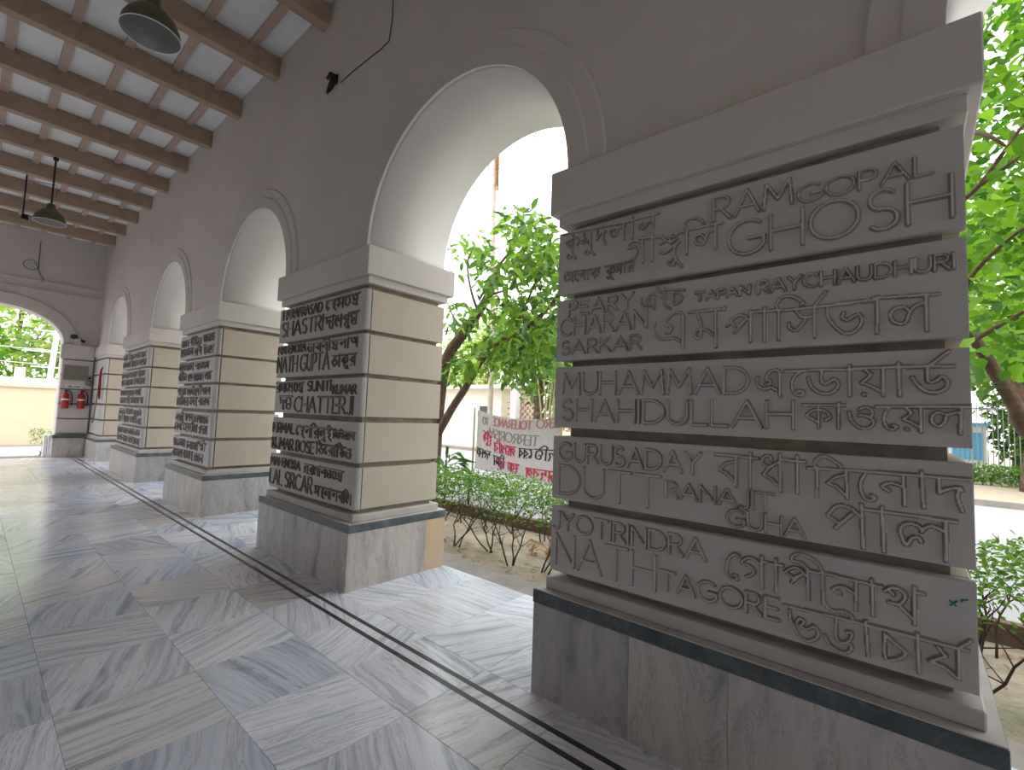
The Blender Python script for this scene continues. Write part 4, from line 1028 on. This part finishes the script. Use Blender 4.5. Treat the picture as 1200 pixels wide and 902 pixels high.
def tree(name, x, y, h, cr, label, mat, seed, n=1500, ln=.22, trunk_r=.16, low=.35, z0=-.1, bark='bark', group=None):
    r = random.Random(seed); e = empty(name, (x, y, z0)); tag(e, label, 'tree', group)
    b = MB(); top = Vector((r.uniform(-.4, .4), r.uniform(-.4, .4), h * .7))
    limb(b, [Vector((0, 0, 0)), Vector((r.uniform(-.2, .2), 0, h * .3)), top], trunk_r, trunk_r * .4, 8)
    centres = []
    for k in range(9):
        a = k * 2.4 + r.uniform(-.3, .3); d = cr * r.uniform(.35, .8); zz = h * r.uniform(low + .1, .92)
        c = Vector((d * math.cos(a), d * math.sin(a), zz)); centres.append(c)
        s = Vector((0, 0, h * r.uniform(.25, .5))); b.tube([s, (s + c) / 2 + Vector((0, 0, .2)), c], [trunk_r * .35, trunk_r * .22, .02], 5, False)
    b.build('trunk', M[bark], e, True)
    b = MB()
    for _ in range(n):
        c = r.choice(centres); v = Vector((r.gauss(0, 1), r.gauss(0, 1), r.gauss(0, .8)));
        if v.length > 1.9: v = v.normalized() * 1.9
        p = c + v * cr * .27; k = r.uniform(.6, 1.3)
        leaf_quad(b, p, rdir(r), rdir(r, -.8), ln * k, ln * .5 * k)
    tag(b.build('foliage', M[mat], e, True), kind='stuff')
    return e
# background trees seen through the gap
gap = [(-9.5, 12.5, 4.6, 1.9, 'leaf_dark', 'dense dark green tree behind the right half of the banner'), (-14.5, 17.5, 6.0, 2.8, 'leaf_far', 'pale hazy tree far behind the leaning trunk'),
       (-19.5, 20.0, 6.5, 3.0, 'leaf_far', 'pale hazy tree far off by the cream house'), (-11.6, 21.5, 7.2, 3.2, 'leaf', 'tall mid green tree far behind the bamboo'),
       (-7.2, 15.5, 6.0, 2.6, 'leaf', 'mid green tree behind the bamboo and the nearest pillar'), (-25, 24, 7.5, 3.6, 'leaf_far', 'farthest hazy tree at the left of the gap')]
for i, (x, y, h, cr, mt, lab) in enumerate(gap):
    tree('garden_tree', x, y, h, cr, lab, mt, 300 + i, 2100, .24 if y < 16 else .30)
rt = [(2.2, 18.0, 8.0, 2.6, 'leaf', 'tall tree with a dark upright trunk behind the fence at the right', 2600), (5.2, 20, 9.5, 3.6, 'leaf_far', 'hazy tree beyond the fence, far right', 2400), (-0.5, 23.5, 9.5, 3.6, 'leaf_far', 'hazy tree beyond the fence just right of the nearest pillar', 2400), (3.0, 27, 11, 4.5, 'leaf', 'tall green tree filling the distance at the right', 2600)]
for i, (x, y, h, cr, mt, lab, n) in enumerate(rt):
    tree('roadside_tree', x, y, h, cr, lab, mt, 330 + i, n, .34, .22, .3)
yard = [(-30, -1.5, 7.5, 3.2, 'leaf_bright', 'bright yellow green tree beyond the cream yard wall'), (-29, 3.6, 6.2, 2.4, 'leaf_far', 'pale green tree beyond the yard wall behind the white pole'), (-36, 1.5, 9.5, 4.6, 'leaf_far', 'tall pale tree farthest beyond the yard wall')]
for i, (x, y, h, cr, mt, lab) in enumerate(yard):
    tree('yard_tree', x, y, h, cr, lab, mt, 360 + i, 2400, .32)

# palm with hanging dry fronds
pb = at(575, 470, 14); pb.z = -.1
P = empty('palm_tree', pb); tag(P, 'slender pale palm trunk with reddish dry fronds hanging below the arch', 'palm')
pt = at(581, 150, 14) - pb
b = MB(); limb(b, [Vector((0, 0, 0)), pt * .33 + Vector((.06, 0, 0)), pt * .66, pt],   .12, .07, 10); b.build('trunk', M['bark_pale'], P, True)
r = random.Random(9)
for k in range(16):
    a = k * .41; fr = MB(); dry = k < 6
    out = .16 if dry else 2.0
    spine = [pt, pt + Vector((math.cos(a) * out * .5, math.sin(a) * out * .5, .1 if dry else .5)), pt + Vector((math.cos(a) * out, math.sin(a) * out, -1.1 if dry else .1)), pt + Vector((math.cos(a) * out * 1.15, math.sin(a) * out * 1.15, -2.3 if dry else -1.2))]
    S = [Vector(s) for s in smooth([tuple(s) for s in spine], 6)]
    fr.tube(S, .02, 4)
    for s in S[4:]:
        for sd in (-1, 1):
            leaf_quad(fr, s, Vector((math.sin(a) * sd * (.25 if dry else 1), -math.cos(a) * sd * (.25 if dry else 1), -.8)), Vector((0, 0, 1)), .5, .05)
    tag(fr.build('frond', M['dry'] if dry else M['leaf_dark'], P, True), 'dry reddish frond' if dry else None)

# bamboo clump
B0 = Vector((-6.6, 10.2, -.1))
Bm = empty('bamboo_clump', B0); tag(Bm, 'clump of thin upright yellow green bamboo canes right of the banner', 'bamboo')
r = random.Random(41)
for k in range(22):
    x, y = r.uniform(-1.5, 1.3), r.uniform(-.5, .6); h = r.uniform(3.2, 4.4); b = MB()
    b.tube([(x, y, 0), (x + r.uniform(-.1, .1), y, h * .5), (x + r.uniform(-.35, .35), y, h)], [.022, .02, .012], 6); b.build('cane', M['bamboo'], Bm, True)
b = MB(); clump(b, r, (0, 0, 3.4), (1.9, .9, .9), 900, .24, .05); tag(b.build('foliage', M['leaf'], Bm, True), kind='stuff')

# spiky dark plant left of the banner
for k, (px_, py_, n, lab) in enumerate([(524, 512, 16, 'spiky dark plant with long pointed leaves at the foot of the leaning tree'), (551, 535, 12, 'small spiky plant just left of the banner')]):
    c = at(px_, py_, 5.75); c.z = -.1; S = empty('spiky_plant', c); tag(S, lab, 'plant')
    r = random.Random(60 + k); hh = .95 if k == 0 else .55
    b = MB(); b.tube([(0, 0, 0), (0, 0, hh * .8)], .02, 6); b.build('stem', M['twig'], S, True)
    for i in range(n):
        a = r.uniform(0, 6.28); b = MB()
        leaf_quad(b, Vector((0, 0, hh * r.uniform(.5, .85))), Vector((math.cos(a), math.sin(a), r.uniform(.1, 1.3))), Vector((0, 0, 1)), .55 if k == 0 else .4, .055, .2, .25)
        b.build('leaf', M['leaf_dark'], S, True)

# small plant at the yard opening
shrub('opening_bush', -17.95, 1.36, 777, 'small bright green bush beside the end opening at the foot of the pilaster', None, .75, .22, 300, 3)

# ---- banner, seen from behind so its writing is reversed
BL, BR_ = at(558, 480, 7.0), at(656, 489, 6.85)
bl, br = at(556, 549, 7.0), at(652, 571, 6.85)
def ban(u, v, l=0.0):
    """u 0..1 left to right, v 0..1 bottom to top"""
    p = (bl * (1 - u) + br * u) * (1 - v) + (BL * (1 - u) + BR_ * u) * v
    sag = -0.10 * math.sin(math.pi * u) * v
    return Vector((p.x, p.y + 0.05 * math.sin(u * 7 + v * 2) - l, p.z + sag))
b = MB(); NU, NV = 30, 14
vs = [ban(i / NU, j / NV) for i in range(NU + 1) for j in range(NV + 1)]
fs = [(i * (NV + 1) + j, (i + 1) * (NV + 1) + j, (i + 1) * (NV + 1) + j + 1, i * (NV + 1) + j + 1) for i in range(NU) for j in range(NV)]
vs2 = [ban(i / NU, j / NV, -.004) for i in range(NU + 1) for j in range(NV + 1)]; n_ = len(vs)
b.add(vs + vs2, fs + [tuple(n_ + k for k in reversed(f)) for f in fs])
B = empty('protest_banner', (0, 0, 0)); tag(B, 'white cloth banner with red and black hand painted writing seen reversed from behind', 'banner')
B.location = ((bl.x + br.x) / 2, (bl.y + br.y) / 2, bl.z); Bi = Matrix.Translation(-B.location)
o = b.build('cloth', M['cloth'], B, True); o.matrix_parent_inverse = Bi
def script(name, lines, mat, wd=.014):
    b = MB()
    for kind, txt, u0, v0, w, h, slope in lines:
        pl = latin(txt, 0, 0, w, h) if kind == 'L' else bangla(txt.split(), 0, 0, w, h)
        for s in pl:
            # mirrored: text starts at the right and runs to the left
            q = [(u0 - x, v0 + y - slope * x) for x, y in s]
            q2 = []
            for (x0, y0), (x1, y1) in zip(q[:-1], q[1:]):
                n = max(1, int(math.hypot(x1 - x0, y1 - y0) / .03))
                q2 += [(x0 + (x1 - x0) * t / n, y0 + (y1 - y0) * t / n) for t in range(n)]
            q2.append(q[-1])
            ribbon(b, q2, wd, lambda u, v, l: ban(u, v, l), .006)
    o = tag(b.build(name, mat, B), kind='stuff'); o.matrix_parent_inverse = Bi
script('pink_lettering', [('L', 'ZERO', 1.01, .86, .26, .135, .02), ('L', 'TOLERANCE', .70, .835, .46, .135, .03)], M['ink_pink'])
script('grey_lettering', [('L', 'TO', .165, .79, .085, .12, 0), ('L', 'TERRORISM', .78, .57, .60, .16, -.05)], M['ink_grey'])
script('red_lettering', [('B', 'pa tta ga i ra', .55, .36, .30, .16, 0), ('B', 'ha I u ja', .22, .44, .13, .17, -.5), ('B', 'ha ya tta', .60, .10, .15, .14, 0), ('B', 'da i', .41, .09, .09, .14, 0), ('B', 'o da ra pa', .98, .06, .30, .15, 0)], M['ink_red'], .017)
script('black_lettering', [('B', 'da i tta', .97, .36, .22, .16, 0), ('B', 'e ra ba', .73, .36, .14, .15, 0), ('B', 'da sha ka', .20, .20, .19, .14, -.1), ('B', 'i ra ma', .40, .12, .16, .16, -.1)], M['ink_black'], .015)
for s, p, q in ((0, ban(0, 1), Vector((ban(0, 1).x - .04, 7.0, -.1))), (1, ban(1, 1), Vector((ban(1, 1).x + .04, 6.86, -.1)))):
    b = MB(); b.tube([q, Vector((q.x, q.y, p.z + .05))], .018, 8); o = b.build('banner_post', M['bamboo'], B, True); o.matrix_parent_inverse = Bi

# ---- house and lattice wall behind the banner
H = empty('cream_house', (-15.6, 15.5, 0)); tag(H, 'pale cream low house behind the leaning tree, left of the banner', 'house')
Hi = Matrix.Translation(-H.location)
def hp(o): o.parent = H; o.matrix_parent_inverse = Hi; return o
hp(block('wall', M['house'], -18.5, -14.0, 15.5, 18.5, 0, 2.7)); hp(block('roof_slab', M['house'], -18.8, -13.7, 15.1, 18.7, 2.7, 2.86))
hp(block('porch_pillar', M['white'], -13.2, -12.9, 15.2, 15.5, 0, 2.8)); hp(block('window', M['glass'], -15.3, -14.7, 15.46, 15.52, 1.0, 1.9))
L_ = empty('lattice_wall', (-10.5, 15.6, 0)); tag(L_, 'pierced brick lattice garden wall just above the banner', 'wall'); Li = Matrix.Translation(-L_.location)
o = block('low_wall', M['house'], -13.8, -8.2, 15.55, 15.75, 0, .95); o.parent = L_; o.matrix_parent_inverse = Li
b = MB()
for rr in range(10):
    for cc in range(20):
        x = -13.7 + cc * .27 + (.135 if rr % 2 else 0); b.box(x, x + .17, 15.58, 15.72, .95 + rr * .13, .95 + rr * .13 + .065)
        b.box(x - .05, x + .02, 15.58, 15.72, .95 + rr * .13 + .06, .95 + rr * .13 + .13)
o = tag(b.build('lattice_bricks', M['brick'], L_), kind='stuff'); o.matrix_parent_inverse = Li

r = random.Random(91)
for k, (x, y, h, mt, lab) in enumerate([(2.9, 22.6, 3.6, 'leaf', 'round green bush behind the railing just right of the blue shed'), (5.0, 22.6, 3.6, 'leaf_dark', 'dark bush behind the railing, second from the blue shed'), (0.0, 24.8, 4.4, 'leaf_far', 'pale bush rising behind the blue shed'), (3.6, 24.8, 4.6, 'leaf_far', 'pale tall bush behind the round green bush')]):
    e = empty('roadside_bush', (x, y, -.02)); tag(e, lab, 'bush')
    b = MB(); b.tube([(0, 0, 0), (.05, 0, h * .5), (0, .05, h * .8)], [.07, .05, .02], 6); b.build('stem', M['bark'], e, True)
    b = MB()
    for _ in range(1500):
        p = in_ell(r, (0, 0, h * .55), (1.25, .9, h * .5)); leaf_quad(b, p, rdir(r), rdir(r, -.8), .22, .13)
    tag(b.build('foliage', M[mt], e, True), kind='stuff')

# ---- railing and clipped hedge across the road
F = empty('iron_railing', (1.5, 20.0, 0)); tag(F, 'tall grey iron railing along the far side of the road', 'fence'); Fi = Matrix.Translation(-F.location)
b = MB()
for k in range(140):
    x = -4 + k * .11; b.box(x - .011, x + .011, 19.99, 20.01, .05, 2.42)
o = tag(b.build('bars', M['fence'], F), kind='stuff'); o.matrix_parent_inverse = Fi
for z in (.25, 2.2):
    o = block('rail', M['fence'], -4, 11.4, 19.98, 20.02, z, z + .05); o.parent = F; o.matrix_parent_inverse = Fi
b = MB(); r = random.Random(77)
for _ in range(9000):
    leaf_quad(b, Vector((r.uniform(-3, 9), r.uniform(19.0, 19.6), r.uniform(.05, .58))), rdir(r, -.2), rdir(r, -1), .09, .05)
tag(b.build('clipped_hedge', M['leaf_hedge'], None, True), 'long low clipped hedge at the foot of the railing across the road', 'hedge', kind='stuff')
S = empty('blue_shed', (1.0, 22.0, 0)); tag(S, 'blue and white shed glimpsed behind the railing', 'shed'); Si = Matrix.Translation(-S.location)
for nm, mt, a in (('wall', 'white', (0.7, 1.75, 22, 23.4, 0, 1.75)), ('blue_panel', 'blue', (0.9, 1.35, 21.94, 22.0, .6, 1.7)), ('blue_panel', 'blue', (1.42, 1.66, 21.94, 22.0, .6, 1.5)), ('roof', 'blue', (0.6, 1.85, 21.8, 23.6, 1.75, 1.83))):
    o = block(nm, M[mt], *a); o.parent = S; o.matrix_parent_inverse = Si

# ---- yard beyond the end arch
Yw = empty('yard_wall', (-22.1, 0, 0)); tag(Yw, 'long cream yard wall seen through the end arch', 'wall'); Yi = Matrix.Translation(-Yw.location)
for nm, mt, a in (('wall_face', 'cream', (-22.4, -22.1, -9, 3.4, -.03, 1.86)), ('coping', 'cream', (-22.5, -22.02, -9, 3.4, 1.86, 1.95)), ('tiled_top', 'white', (-22.42, -22.12, -9, 3.1, 1.95, 2.18))):
    o = block(nm, M[mt], *a, None, .01); o.parent = Yw; o.matrix_parent_inverse = Yi
c = atx(58, 440, -23.5)
Pl = empty('utility_pole', (-23.5, c.y, -.03)); tag(Pl, 'white utility pole with crossbars beyond the yard wall', 'pole')
b = MB(); b.tube([(0, -.08, 0), (0, .10, 4.25)], [.09, .075], 12); b.build('pole', M['white'], Pl, True)
for z, l in ((3.95, .5), (3.2, .7), (2.65, .5)):
    b = MB(); b.box(-.03, .03, -l, .25, z, z + .05); b.build('crossbar', M['white'], Pl)
for k, z in enumerate((2.72, 3.25, 3.6, 4.0)):
    b = MB(); b.tube([(-23.5, c.y + .05, z), (-23.5, c.y - 2.5, z + .06 - .05 * k), (-23.5, c.y - 7, z + .2)], .014 if k < 2 else .009, 5)
    tag(b.build('overhead_wire', M['white'] if k < 2 else M['wire'], None, True), ['lowest pale overhead wire running left from the utility pole', 'second pale overhead wire from the pole crossbar', 'thin dark overhead wire above the two pale ones', 'topmost thin dark wire from the utility pole'][k], 'wire')
bx = block('yard_tank', M['white'], -23.2, -22.9, .95, 1.2, -.03, 2.55); tag(bx, 'small white box standing behind the yard wall beside the pole', 'box')
